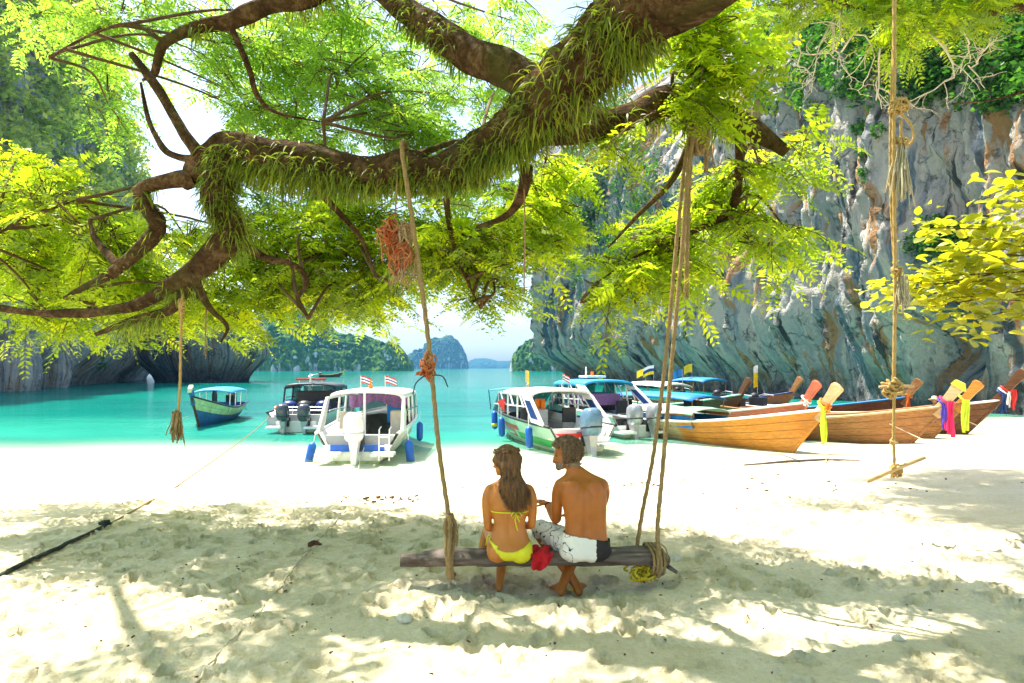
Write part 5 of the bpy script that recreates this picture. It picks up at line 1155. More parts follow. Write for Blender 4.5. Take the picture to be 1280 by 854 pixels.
# ------------------------------------------------------------------ ropes and the swing
def sand_z(x, y):
    xs, ys, Z = SAND; i = int(np.clip(np.searchsorted(xs, x) - 1, 0, len(xs) - 2)); j = int(np.clip(np.searchsorted(ys, y) - 1, 0, len(ys) - 2))
    u = (x - xs[i]) / (xs[i + 1] - xs[i]); v = (y - ys[j]) / (ys[j + 1] - ys[j])
    return float(Z[i, j] * (1 - u) * (1 - v) + Z[i + 1, j] * u * (1 - v) + Z[i, j + 1] * (1 - u) * v + Z[i + 1, j + 1] * u * v)
def on_sand(px, py):
    d = 4.0
    for _ in range(60):
        x = (px - 640) / F * d; z = sand_z(x, d); d = d * 0.5 + 0.5 * (CH - z) * F / (py - HY)
    return Vector(((px - 640) / F * d, d, sand_z((px - 640) / F * d, d)))
def rope_mat(name, c1, c2):
    t = NT(name); v = t.coord(); n = t.noise(v, 9, 6, 0.7); f = t.noise(v, 90, 4, 0.7)
    c = t.mix(t.ramp(n, [(0.4, 0.0), (0.65, 0.8)]), t.ramp(f, [(0.35, tuple(q * 0.5 for q in c1)), (0.6, c1)]), c2)
    t.set('Base Color', c); t.set('Roughness', 0.95); t.set('Specular IOR Level', 0.1); t.set('Normal', t.bump(f, 0.7, 0.006)); return t.m
M_ROPE = rope_mat('old_rope', (0.40, 0.28, 0.14), (0.22, 0.16, 0.07))
M_ROPEY = rope_mat('sunlit_rope', (0.58, 0.40, 0.17), (0.42, 0.27, 0.09))
M_ROPEW = rope_mat('pale_rope', (0.62, 0.56, 0.42), (0.42, 0.38, 0.26))
M_ROPED = rope_mat('dark_rope', (0.035, 0.05, 0.05), (0.08, 0.10, 0.09))
M_NET = rope_mat('red_net', (0.46, 0.10, 0.035), (0.55, 0.33, 0.16))
M_NETP = rope_mat('pale_net', (0.52, 0.40, 0.24), (0.42, 0.20, 0.09))
M_DRIFT = mat_wood('driftwood', (0.055, 0.040, 0.034), (0.21, 0.17, 0.15), (1.2, 16, 16), 0.85, 0.2, 0.9)
M_STICK = mat_wood('peeled_stick', (0.42, 0.27, 0.12), (0.62, 0.44, 0.24))

def rope(name, pts, r, mat, parent=None, n=9, per=None, twist=True, wob=0.0, seed=0):
    pts = [Vector(p) for p in pts]; L = sum((a - b).length for a, b in zip(pts, pts[1:])); k = max(2, int(L / max(r * 1.0, 0.02) / (len(pts) - 1)))
    k = min(k, 60); s = spline([(*p,) for p in pts], k) if len(pts) > 1 else pts
    rng = np.random.default_rng(seed)
    if wob: s = s + np.stack([fbm(np.arange(len(s)) * 0.13, q, 0, seed, 2) for q in (1.5, 2.5, 3.5)], -1) * wob
    mb = MB().tube([Vector(q) for q in s], r, n, twist=2 * math.pi / (r * 7) * 1.0 if twist else 0, lobes=3 if twist else 0, lobe=0.16)
    return mb.build(name, mat, parent, True)

def tangle(name, c, ext, n, r, mat, parent, seed, hang=0.0, fray=False):
    """a ball of looped cord; with hang the cords trail down"""
    rng = np.random.default_rng(seed); mb = MB(); c = np.array(c); ext = np.array(ext)
    for _ in range(n):
        if fray:
            p = c + rng.normal(size=3) * ext * np.array([0.55, 0.55, 0.15]); pts = [p]; d = np.array([0, 0, -1.0]) + rng.normal(size=3) * 0.12
            for _k in range(5): p = p + d * hang / 5 * rng.uniform(0.6, 1.1) + rng.normal(size=3) * ext * 0.10; pts.append(p)
        else:
            a = rng.uniform(0, 6.283); b = rng.normal(size=3); b /= np.linalg.norm(b); u = np.cross(b, rng.normal(size=3)); u /= np.linalg.norm(u); w = np.cross(b, u); o = rng.normal(size=3) * ext * 0.30
            pts = [c + o + (u * math.cos(a + q) + w * math.sin(a + q)) * ext * rng.uniform(0.55, 0.95) + rng.normal(size=3) * ext * 0.06 for q in np.linspace(0, rng.uniform(3, 6), 9)]
            if hang: pts += [pts[-1] + np.array([0, 0, -hang * rng.uniform(0.2, 1.0)]) + rng.normal(size=3) * ext * 0.2]
        s = spline([tuple(p) for p in pts], 3); mb.tube([Vector(q) for q in s], r * rng.uniform(0.6, 1.2), 5)
    return mb.build(name, mat, parent, True)

def swing():
    T = empty('rope_swing', (0.3, 5.45, 0.0), 0, 'rope swing with a driftwood log seat under the big limb', 'swing'); inv = Matrix.Translation((-0.3, -5.45, 0))
    # seat: a weathered split log, thick behind, tapering to a rounded butt at the left
    rng = np.random.default_rng(4); xs = np.concatenate([np.linspace(-0.885, -0.50, 16), np.linspace(-0.47, 1.17, 50)])
    rings = []
    for i, x in enumerate(xs):
        t = sstep(-0.80, -0.50, x); hw = 0.055 + 0.085 * t + 0.012 * float(vn(x * 5, 1.0, 0, 3)); top = 0.262 + 0.045 * t + 0.012 * float(vn(x * 4, 2.0, 0, 3)); bot = 0.185 + 0.008 * float(vn(x * 6, 3.0, 0, 3)) + 0.012 * t
        e = 0.0 if x < 1.10 else (x - 1.10) / 0.07
        cy = 5.45 + 0.012 * float(vn(x * 2, 4.0, 0, 2)); ring = []
        for k in range(22):
            a = 2 * math.pi * k / 22; ca, sa = math.cos(a), math.sin(a); f = 0.62
            yy = hw * math.copysign(abs(ca) ** f, ca) * (1 - 0.25 * e); zz = (top + bot) / 2 + (top - bot) / 2 * math.copysign(abs(sa) ** 0.75, sa) * (1 - 0.3 * e)
            g = 0.007 * float(vn(x * 9, k * 1.9, 0, 6)) + 0.004 * float(vn(x * 3, k * 5.1, 0, 9))
            ring.append(Vector((x, cy + yy + g, zz + g * 1.4)))
        rings.append(ring)
    seat = MB().loft(rings).build('seat_log', M_DRIFT, T, True); seat.matrix_parent_inverse = inv
    kn = MB().ell((1.205, 5.42, 0.235), (0.055, 0.055, 0.055)).tube([(1.20, 5.40, 0.215), (1.25, 5.38, 0.18), (1.30, 5.37, 0.15)], [.022, .018, .014], 8).build('log_stub', M_DRIFT, T, True); kn.matrix_parent_inverse = inv
    def rp(*a, **k):
        o = rope(*a, **k); o.parent = T; o.matrix_parent_inverse = inv; return o
    def tg(*a, **k):
        o = tangle(*a, **k); o.matrix_parent_inverse = inv; return o
    # left rope: round the limb, down to the seat; a doubled wrap above the log
    lt_ = P(503, 192, 5.32); lb = P(562, 652, 5.36)
    rp('rope', [lt_ + Vector((0, .36, -.05)), lt_ + Vector((-.01, .24, .13)), lt_ + Vector((0, .05, .10)), lt_, P(519, 300, 5.33), P(536, 430, 5.35), P(548, 555, 5.36), lb], 0.018, M_ROPE, seed=1)
    for k, (dx, dy) in enumerate(((-.022, 0), (.026, .01), (0.004, -.03))):
        rp('seat_lashing', [lb + Vector((dx * .3, dy, .06)), lb + Vector((dx * 1.5, dy, -.02)), lb + Vector((dx * 1.3, dy, -.10)), lb + Vector((dx, dy - .06, -.20)), Vector((-.487 + dx * .6, 5.30 + dy * .4, .28)), Vector((-.483 + dx * .6, 5.31 + dy * .3, .14)), Vector((-.487 + dx, 5.44, .115))], 0.017, M_ROPE, seed=2 + k)
    tg('frayed_end', lb + Vector((0.02, -.02, -.03)), (.035, .035, .05), 26, .0035, M_ROPE, T, 31, hang=.17, fray=True)
    tg('red_rag_knot', P(534, 458, 5.35), (.052, .05, .075), 30, .010, M_NET, T, 32, hang=.05)
    for px, py, ex in ((520, 487, 516), (552, 478, 560)): rp('rag_end', [P(530, 470, 5.34), P(px, py - 8, 5.33), P(ex, py + 6, 5.33)], .005, M_ROPED, n=6, twist=False)
    # right ropes: two strands from the limb
    a = P(868, 128, 5.72)
    rp('rope', [a + Vector((.02, .2, -.14)), a + Vector((.02, .1, .09)), a + Vector((0, -.10, .08)), P(858, 190, 5.62), P(846, 300, 5.6), P(834, 430, 5.58), P(818, 560, 5.56), P(803, 640, 5.55), P(797, 678, 5.53), Vector((.985, 5.50, .20))], 0.016, M_ROPE, seed=7)
    rp('rope', [a + Vector((.05, .2, -.10)), a + Vector((.05, .08, .10)), a + Vector((.04, -.12, .06)), P(862, 200, 5.56), P(851, 330, 5.5), P(838, 470, 5.44), P(828, 590, 5.38), P(822, 660, 5.33), Vector((1.145, 5.29, .26)), Vector((1.14, 5.30, .15)), Vector((1.13, 5.45, .12))], 0.017, M_ROPE, seed=8)
    for k in range(4): x = 1.08 + 0.028 * k; rp('seat_lashing', [Vector((x + .01, 5.62, .22)), Vector((x, 5.58, .325)), Vector((x + .012, 5.42, .335)), Vector((x + .02, 5.29, .30)), Vector((x + .015, 5.285, .18)), Vector((x, 5.42, .125)), Vector((x, 5.58, .14))], .011, M_ROPE, n=7, seed=20 + k)
    rp('rope_tail', [Vector((1.15, 5.28, .40)), Vector((1.19, 5.26, .36)), Vector((1.20, 5.27, .27))], .006, M_ROPE, n=6)
    tg('knot', P(872, 172, 5.62), (.05, .05, .13), 16, .020, M_ROPE, T, 33)
    rp('spare_rope', [P(866, 150, 5.66), P(862, 220, 5.66), P(859, 300, 5.66), P(858, 368, 5.66)], .019, M_ROPE, seed=9)
    rp('spare_rope', [P(886, 150, 5.7), P(884, 180, 5.7), P(882, 215, 5.7)], .020, M_ROPE, seed=10)
    tg('frayed_end', P(858, 366, 5.66), (.018, .018, .02), 20, .003, M_ROPE, T, 34, hang=.05, fray=True)
    tg('yellow_cord', Vector((1.02, 5.40, .145)), (.13, .09, .055), 16, .009, M_YELLOWR, T, 35)
    return T
M_YELLOWR = rope_mat('yellow_cord', (0.66, 0.52, 0.04), (0.50, 0.40, 0.05))
swing()

def hanging_things():
    # red net float bundle tied to the limb
    T = empty('net_bundle', P(497, 232, 5.42), 0, 'tangled red and straw-coloured net hanging from the limb beside the swing rope', 'net'); inv = Matrix.Translation(-P(497, 232, 5.42))
    for (c, e, n, m, s) in ((P(487, 292, 5.36), (.07, .06, .10), 26, M_NET, 1), (P(500, 318, 5.36), (.085, .06, .10), 28, M_NET, 2), (P(507, 300, 5.38), (.06, .05, .14), 20, M_NETP, 3)):
        tangle('net_cord', c, e, n, .008, m, T, 40 + s, hang=.10).matrix_parent_inverse = inv
    tangle('net_fringe', P(503, 318, 5.37), (.09, .05, .06), 50, .0035, M_NETP, T, 45, hang=.26, fray=True).matrix_parent_inverse = inv
    rope('tie_cord', [P(497, 214, 5.36), P(495, 250, 5.36), P(494, 285, 5.36)], .007, M_ROPE, T, n=6).matrix_parent_inverse = inv
    # thin rope at the left with a frayed tassel
    b = P(228, 366, 6.16); T = empty('hanging_rope', b, 0, 'thin hanging rope ending in a frayed tassel above the blue longtail boat', 'rope'); inv = Matrix.Translation(-b)
    rope('rope', [b + Vector((0, .05, .12)), b, P(226, 430, 6.16), P(225, 480, 6.16), P(222, 530, 6.16)], .012, M_ROPEY, T, n=7).matrix_parent_inverse = inv
    tangle('wrap', P(227, 385, 6.16), (.02, .02, .10), 8, .010, M_ROPEY, T, 51).matrix_parent_inverse = inv
    tangle('tassel', P(222, 515, 6.16), (.03, .03, .08), 46, .006, M_ROPE, T, 52, hang=.26, fray=True).matrix_parent_inverse = inv
    b = P(258, 372, 6.2); T = empty('hanging_rope', b, 0, 'short thin cord hanging beside the tasselled rope', 'rope'); inv = Matrix.Translation(-b)
    rope('rope', [b, P(257, 410, 6.2), P(257, 440, 6.2)], .008, M_ROPE, T, n=6).matrix_parent_inverse = inv
    tangle('frayed_end', P(257, 438, 6.2), (.012, .012, .02), 12, .003, M_ROPE, T, 53, hang=.06, fray=True).matrix_parent_inverse = inv
    b = P(655, 225, 5.6); T = empty('hanging_rope', b, 0, 'thin dark string hanging from the limb over the gap of sky', 'rope'); inv = Matrix.Translation(-b)
    rope('rope', [b, P(656, 290, 5.6), P(655, 362, 5.6)], .006, M_ROPE, T, n=6).matrix_parent_inverse = inv
    tangle('frayed_end', P(655, 360, 5.6), (.01, .01, .02), 10, .003, M_ROPE, T, 54, hang=.05, fray=True).matrix_parent_inverse = inv
    # the knotted rope with rungs at the right
    d = 7.0; b = P(1117, -70, d); T = empty('knotted_rope', b, 0, 'sunlit knotted climbing rope with stick rungs hanging before the cliff', 'rope'); inv = Matrix.Translation(-b)
    def rp(nm, pts, r, m=M_ROPEY, **k): rope(nm, [P(x, y, d + e) for x, y, e in pts], r, m, T, **k).matrix_parent_inverse = inv
    rp('rope', [(1117, -75, 0), (1118, 60, 0), (1117, 200, 0), (1119, 340, 0), (1118, 430, 0), (1117, 480, 0)], .018, seed=1)
    rp('rope', [(1122, -75, .02), (1114, 130, .03), (1113, 200, .03), (1114, 260, .03), (1119, 345, .02)], .014, seed=2)
    rp('rope', [(1118, 480, 0), (1117, 540, 0), (1118, 585, 0)], .015, seed=3)
    rp('loop', [(1124, 140, 0), (1138, 155, 0), (1142, 172, 0), (1134, 182, 0), (1124, 172, 0)], .012, seed=4)
    rp('rope', [(1126, 150, 0), (1127, 200, 0), (1126, 240, 0)], .014, seed=5)
    for (px, py, e, n, r, s) in ((1123, 133, (.09, .05, .07), 20, .014, 1), (1126, 178, (.05, .04, .04), 12, .013, 2), (1121, 340, (.05, .04, .045), 14, .013, 3), (1118, 486, (.08, .06, .09), 20, .013, 4), (1117, 552, (.035, .03, .03), 8, .013, 5), (1119, 588, (.065, .05, .055), 20, .012, 6)):
        tangle('knot', P(px, py, d), e, n, r, M_ROPEY, T, 60 + s).matrix_parent_inverse = inv
    tangle('tassel', P(1127, 178, d), (.04, .04, .05), 60, .006, M_ROPEW, T, 71, hang=.62, fray=True).matrix_parent_inverse = inv
    tangle('tassel', P(1127, 345, d), (.045, .04, .04), 60, .006, M_ROPEW, T, 72, hang=.34, fray=True).matrix_parent_inverse = inv
    for a, c in (((1099, 484), (1143, 483)), ((1084, 602), (1156, 572))):
        MB().tube([P(a[0], a[1], d - .02), P((a[0] + c[0]) / 2, (a[1] + c[1]) / 2 - 1, d - .03), P(c[0], c[1], d)], [.022, .026, .020] if a[1] > 500 else [.014, .016, .013], 8).build('rung', M_STICK, T, True).matrix_parent_inverse = inv
hanging_things()

def lines():
    # mooring lines across the sand and to the boats
    def line(label, pts, r, m, extra=None, **k):
        b = Vector(pts[0]); T = empty('mooring_line', b, 0, label, 'rope'); inv = Matrix.Translation(-b)
        rope('line', pts, r, m, T, **k).matrix_parent_inverse = inv
        if extra: extra(T, inv)
        return T
    g = lambda px, py, h=.012: on_sand(px, py) + Vector((0, 0, h))
    lift = lambda px, py, h: on_sand(px, py) + Vector((0, 0, h))
    st = P(340, 517, 26.0)
    a = [g(-40, 742), g(30, 708), g(90, 680), g(132, 659)]
    def dark(T, inv):
        rope('tarred_end', [p + Vector((0, 0, .012)) for p in a], .019, M_ROPED, T, n=9, wob=.01).matrix_parent_inverse = inv
        tangle('knot', a[-1] + Vector((0, 0, .03)), (.05, .04, .03), 9, .016, M_ROPED, T, 81).matrix_parent_inverse = inv
    line('long mooring line with a tarred end running over sand to the twin-outboard boat', [a[0], a[1], a[2], a[3], g(185, 630, .02), g(230, 605, .05), st.lerp(g(230, 605), .35) + Vector((0, 0, -.10)), st], .013, M_ROPE, dark, n=7, twist=False)
    line('half-buried pale cord lying across the shaded sand', [g(235, 870, .0), g(270, 822), g(300, 790, .004), g(345, 742), g(372, 706), g(393, 684), g(412, 662), g(432, 641)], .007, M_ROPEW, lambda T, inv: setattr(tangle('knot', g(393, 684, .03), (.06, .05, .03), 12, .010, M_W_DARK, T, 82), 'matrix_parent_inverse', inv), n=6, wob=.02, seed=4)
    line('slack line from the small longtail boat into the water at the left', [P(236, 520, 32.5), P(180, 545, 30), P(120, 566, 27), P(60, 583, 22)], .014, M_ROPEW, n=6, twist=False)
    line('mooring line from the brown pink-sashed longtail down to the sand', [P(1112, 530, 23.0), P(1150, 548, 22.0), g(1205, 572)], .016, M_ROPEW, n=6, twist=False)
    line('mooring line from the orange longtail prow to the sand', [P(1024, 530, 20.8), P(1034, 560, 20.8), g(1032, 580)], .013, M_ROPEW, n=6, twist=False)
    line('mooring line from the white speedboat stern into the shallows', [P(455, 560, 18.9), P(450, 576, 18.4), g(448, 588)], .012, M_ROPEW, n=6, twist=False)
    line('line from the dark ribboned longtail to the sand', [P(1210, 527, 25.5), P(1245, 542, 25), g(1275, 552)], .014, M_ROPEW, n=6, twist=False)
    # fallen branch and the wrack along the tide line
    b = g(930, 583, .03); T = empty('fallen_branch', b, 0, 'thin grey branch washed up on the sand before the longtail boats', 'branch'); inv = Matrix.Translation(-b)
    MB().tube([b, g(985, 580, .06), g(1030, 577, .05), g(1075, 577, .03)], [.02, .035, .03, .015], 6).tube([g(1000, 579, .05), g(975, 572, .10), g(955, 571, .05)], [.022, .016, .008], 5).tube([g(1035, 577, .05), g(1060, 583, .08)], [.018, .006], 5).build('limb', M_DRIFT, T, True).matrix_parent_inverse = inv
    rng = np.random.default_rng(8); mb = MB()
    for (px, py, sx, sy, n, s) in ((475, 624, 26, 2, 34, .05), (808, 605, 30, 2.5, 30, .05), (765, 606, 14, 1.5, 16, .045), (930, 594, 60, 6, 24, .05), (690, 612, 40, 5, 16, .04), (600, 720, 330, 70, 120, .018), (900, 760, 300, 60, 90, .018), (250, 760, 220, 60, 80, .018), (1050, 610, 80, 10, 20, .05)):
        for _ in range(n):
            x, y = px + rng.normal() * sx, py + rng.normal() * sy
            if y < 575 or y > 860: continue
            p = on_sand(x, y); l = s * rng.uniform(.5, 1.6); mb.box(p + Vector((0, 0, l * .12)), (l, l * rng.uniform(.25, .6), l * .3), Euler((rng.uniform(-.4, .4), rng.uniform(-.4, .4), rng.uniform(0, 3))).to_matrix(), .7)
    o = mb.build('tide_wrack', M_W_DARK, None); tag(o, 'bits of bark and weed strewn over the sand', kind='stuff')
    for lab, px, py, r in (('pale coral lump on the sand left of the swing', 506, 776, .05), ('grey stone half sunk in the sand near the swing seat', 842, 700, .07), ('small pale shell lump on the shaded sand at the right', 1123, 800, .035)):
        c = on_sand(px, py); m = MB().ell((0, 0, r * .25), (r * 1.2, r * .9, r * .6), None, 14, 10); m.v = [tuple(np.array(v) * (1 + .25 * float(vn(v[0] * 30 + px, v[1] * 30, v[2] * 30, 5)))) for v in m.v]
        o = m.build('stone', M_CORAL, None, True); o.location = c; tag(o, lab, 'stone')
M_CORAL = mat_plain('coral_stone', (0.62, 0.58, 0.48), 0.9, var=0.2, scale=30, bump=.5)
lines()
# ------------------------------------------------------------------ people
def skin_mat(name, c):
    t = NT(name); v = t.coord(); n = t.noise(v, 5, 5, 0.6); f = t.noise(v, 160, 4, 0.6)
    col = t.ramp(n, [(0.3, (c[0] * .82, c[1] * .76, c[2] * .7)), (0.5, c), (0.7, tuple(min(1, q * 1.14) for q in c))])
    t.set('Base Color', col); t.set('Roughness', 0.42); t.set('Specular IOR Level', 0.45)
    t.set('Subsurface Weight', 0.12); t.b.inputs['Subsurface Radius'].default_value = (0.02, 0.008, 0.004); t.set('Subsurface Scale', 0.5)
    t.set('Normal', t.bump(f, 0.12, 0.003)); return t.m
M_SKIN_W = skin_mat('tanned_skin', (0.50, 0.185, 0.036)); M_SKIN_M = skin_mat('deep_tanned_skin', (0.42, 0.135, 0.022)); M_SKIN_F = skin_mat('brown_skin', (0.30, 0.15, 0.08))
def hair_mat(name, a, b):
    t = NT(name); n = t.noise(t.coord((60, 60, 8)), 1.0, 5, 0.7); t.set('Base Color', t.ramp(n, [(0.35, a), (0.65, b)])); t.set('Roughness', 0.38); t.set('Specular IOR Level', 0.55); t.set('Anisotropic', 0.5); return t.m
M_HAIR_W = hair_mat('brown_hair', (0.050, 0.022, 0.008), (0.27, 0.135, 0.04)); M_HAIR_M = hair_mat('greying_hair', (0.06, 0.034, 0.018), (0.34, 0.22, 0.12)); M_BEARD = hair_mat('beard_hair', (0.10, 0.08, 0.065), (0.34, 0.29, 0.24))
M_EYE = mat_plain('eye', (0.05, 0.035, 0.03), 0.15, var=0.3)
M_BIKINI = mat_plain('bikini_yellow', (0.66, 0.66, 0.02), 0.6, var=0.08, scale=20, bump=.1)
def shorts_mat():
    t = NT('patterned_shorts'); v = t.coord(); n = t.noise(v, 9.0, 2, 0.4, 1.6); w = t.noise(v, 3.2, 2)
    line = t.ramp(t.math('ABSOLUTE', t.math('SUBTRACT', n, 0.5)), [(0.012, 1.0), (0.03, 0.0)])
    sep = t.node('ShaderNodeSeparateXYZ'); tc = t.node('ShaderNodeTexCoord'); t.l.new(tc.outputs['Object'], sep.inputs[0])
    side = t.math('LESS_THAN', sep.outputs[0], -0.10)
    t.set('Base Color', t.mix(t.math('MULTIPLY', line, side), (0.78, 0.78, 0.76), (0.02, 0.02, 0.022))); t.set('Roughness', 0.8); t.set('Normal', t.bump(t.noise(v, 24, 4), .4, .01)); return t.m
M_SHORTS = shorts_mat(); M_BLACKC = mat_plain('black_cloth', (0.022, 0.020, 0.022), 0.8, var=0.2, scale=20); M_TOWEL = mat_plain('red_towel', (0.52, 0.012, 0.022), 0.95, var=0.2, scale=40, bump=.6)
M_SHIRT = mat_plain('grey_blue_shirt', (0.14, 0.20, 0.30), 0.85, var=0.2, scale=8); M_STRAW = mat_plain('straw_hat', (0.55, 0.44, 0.26), 0.85, var=0.2, scale=25)

def rings_torso(mb, rows, n=28, sq=0.82):
    rr = []
    rows = spline(rows, 4)
    for (cx, cy, z, rx, ry) in rows:
        rr.append([Vector((cx + rx * math.copysign(abs(math.cos(a)) ** sq, math.cos(a)), cy + ry * math.copysign(abs(math.sin(a)) ** sq, math.sin(a)), z)) for a in [2 * math.pi * k / n for k in range(n)]])
    mb.loft(rr)
def limb_chain(mb, pts, n=14):
    """tapered limb through (x, y, z, r), rounded ends"""
    s = spline(pts, 6); P_ = [Vector(q[:3]) for q in s]; rad = [max(.004, q[3]) for q in s]
    mb.tube(P_, rad, n); mb.ell(P_[0], (rad[0],) * 3); mb.ell(P_[-1], (rad[-1],) * 3)
def head_parts(mb, c, yaw, pitch=0.0, s=1.0, male=False):
    M = Matrix.Translation(c) @ Euler((pitch, 0, yaw), 'XYZ').to_matrix().to_4x4() @ Matrix.Scale(s, 4); Rm = (Euler((pitch, 0, yaw), 'XYZ').to_matrix()) 
    def e(p, r, rot=None): mb.ell(M @ Vector(p), tuple(q * s for q in r), Rm @ rot if rot is not None else Rm, 18, 12)
    e((0, -.012, .028), (.074, .094, .090)); e((0, .022, -.030), (.060, .070, .082)); e((0, .040, -.070), (.046 + .006 * male, .046, .036)); e((0, .066, -.098), (.024 + .006 * male, .022, .020))
    e((0, .088, -.030), (.0125, .018, .026), Euler((-.35, 0, 0)).to_matrix()); e((0, .100, -.046), (.016, .016, .012)); e((0, .078, .012), (.050, .018, .014))
    e((0, .082, -.071), (.022, .013, .0055)); e((0, .080, -.081), (.019, .013, .006))
    for sx in (-1, 1): e((sx * .074, -.006, -.022), (.010, .020, .032), Euler((.2, 0, sx * .3)).to_matrix()); e((sx * .034, .066, -.040), (.022, .022, .02))
    return M
def hand_parts(mb, w, d, nrm, side=1, curl=0.5, point=False, s=1.0):
    """palm, four unequal bent fingers and a thumb off the side of the palm"""
    d = Vector(d).normalized(); nrm = Vector(nrm); nrm = (nrm - d * nrm.dot(d)).normalized(); u = d.cross(nrm) * side; w = Vector(w)
    rot = Matrix((u, d, nrm)).transposed(); mb.ell(w + d * .045 * s, (.040 * s, .052 * s, .017 * s), rot, 14, 10)
    for k, (o, L) in enumerate(((-.030, .072), (-.010, .082), (.010, .076), (.029, .060))):
        p = w + d * .080 * s + u * o * s; dd = d.copy(); c = curl * (0.15 if (point and k == 0) else 1.0); pts = [(*(p - d * .03 * s), .0095 * s), (*p, .0092 * s)]
        for j, f in enumerate((.42, .32, .26)):
            dd = (dd - nrm * c * (0.5 + 0.4 * j)).normalized(); p = p + dd * L * f * s; pts.append((*p, (.0086 - .001 * j) * s))
        limb_chain(mb, pts, 8)
    b = w + d * .022 * s - u * .030 * s; t = (d * .6 - u * .75 - nrm * .3).normalized(); limb_chain(mb, [(*(b + u * .012 * s), .012 * s), (*b, .012 * s), (*(b + t * .034 * s), .0105 * s), (*(b + t * .034 * s + (d * .8 - u * .3 - nrm * .35).normalized() * .03 * s), .0085 * s)], 8)
def foot_parts(mb, ankle, heel, toe, r=.034):
    a, h, t = Vector(ankle), Vector(heel), Vector(toe); m = h.lerp(t, .45)
    limb_chain(mb, [(*a, r), (*(a.lerp(h, .6)), r * .98), (*h, r * .85)], 12); limb_chain(mb, [(*h, r * .85), (*(m + Vector((0, 0, .012))), r * .92), (*h.lerp(t, .78), r * .80), (*t, r * .42)], 12)
    limb_chain(mb, [(*(a + (t - h) * .05), r * .9), (*(m + Vector((0, 0, .022))), r * .8), (*h.lerp(t, .7), r * .6)], 10)
    side = (t - h).cross(Vector((0, 0, 1))).normalized(); f = (t - h).normalized()
    for k in range(5): o = (k - 2) * .016; q = h.lerp(t, .9) + side * o - f * abs(k - 1) * .006; limb_chain(mb, [(*(q - f * .03), .010), (*q, .0105 - .0012 * k), (*(q + f * .022), .0085 - .0009 * k)], 8)

def fuse(mb, voxel=0.0065, it=5):
    """one continuous skin from the overlapping solids"""
    me = mb.mesh('tmp'); o = bpy.data.objects.new('tmp', me); COL.objects.link(o)
    r = o.modifiers.new('r', 'REMESH'); r.mode = 'VOXEL'; r.voxel_size = voxel; r.adaptivity = 0.0
    s = o.modifiers.new('s', 'SMOOTH'); s.factor = 0.5; s.iterations = it
    dg = bpy.context.evaluated_depsgraph_get(); out = bpy.data.meshes.new_from_object(o.evaluated_get(dg)); bpy.data.objects.remove(o); bpy.data.meshes.remove(me)
    return out
def spine(me, cx, B, z0, z1, dep):
    """furrow of the spine and the hollows beside the shoulder blades"""
    n = len(me.vertices); co = np.zeros(n * 3); me.vertices.foreach_get('co', co); co = co.reshape(-1, 3)
    z = co[:, 2]; back = sstep(0.0, -0.05, co[:, 1]) * sstep(z0 - .03, z0 + .06, z) * sstep(z1 + .02, z1 - .10, z); dx = co[:, 0] - cx
    g = -np.exp(-(dx / .016) ** 2) + .45 * np.exp(-((np.abs(dx) - .045) / .022) ** 2) * sstep(z0 + .25, z0, z) + .6 * np.exp(-(((np.abs(dx) - .085) / .03) ** 2 + ((z - z1 + .10) / .05) ** 2)) - .4 * np.exp(-(((np.abs(dx) - .05) / .015) ** 2 + ((z - z1 + .13) / .07) ** 2))
    co[:, 1] -= dep * g * back; me.vertices.foreach_set('co', co.ravel()); me.update()
def garment(body, pred, off, name, mat, parent, wr=0.0, ws=18.0, smooth_it=0):
    bm = bmesh.new(); bm.from_mesh(body); bm.normal_update()
    kill = [f for f in bm.faces if not pred(f.calc_center_median())]; bmesh.ops.delete(bm, geom=kill, context='FACES')
    for _ in range(smooth_it): bmesh.ops.smooth_vert(bm, verts=bm.verts[:], factor=0.5, use_axis_x=True, use_axis_y=True, use_axis_z=True)
    bm.normal_update()
    for v in bm.verts:
        k = off + (wr * float(vn(v.co.x * ws, v.co.y * ws, v.co.z * ws, 3)) if wr else 0); v.co += v.normal * k
    me = bpy.data.meshes.new(name); bm.to_mesh(me); bm.free()
    return link_mesh(name, me, mat, parent, True)
def local(mb, b): mb.v = [(v[0] - b[0], v[1] - b[1], v[2] - b[2]) for v in mb.v]; return mb

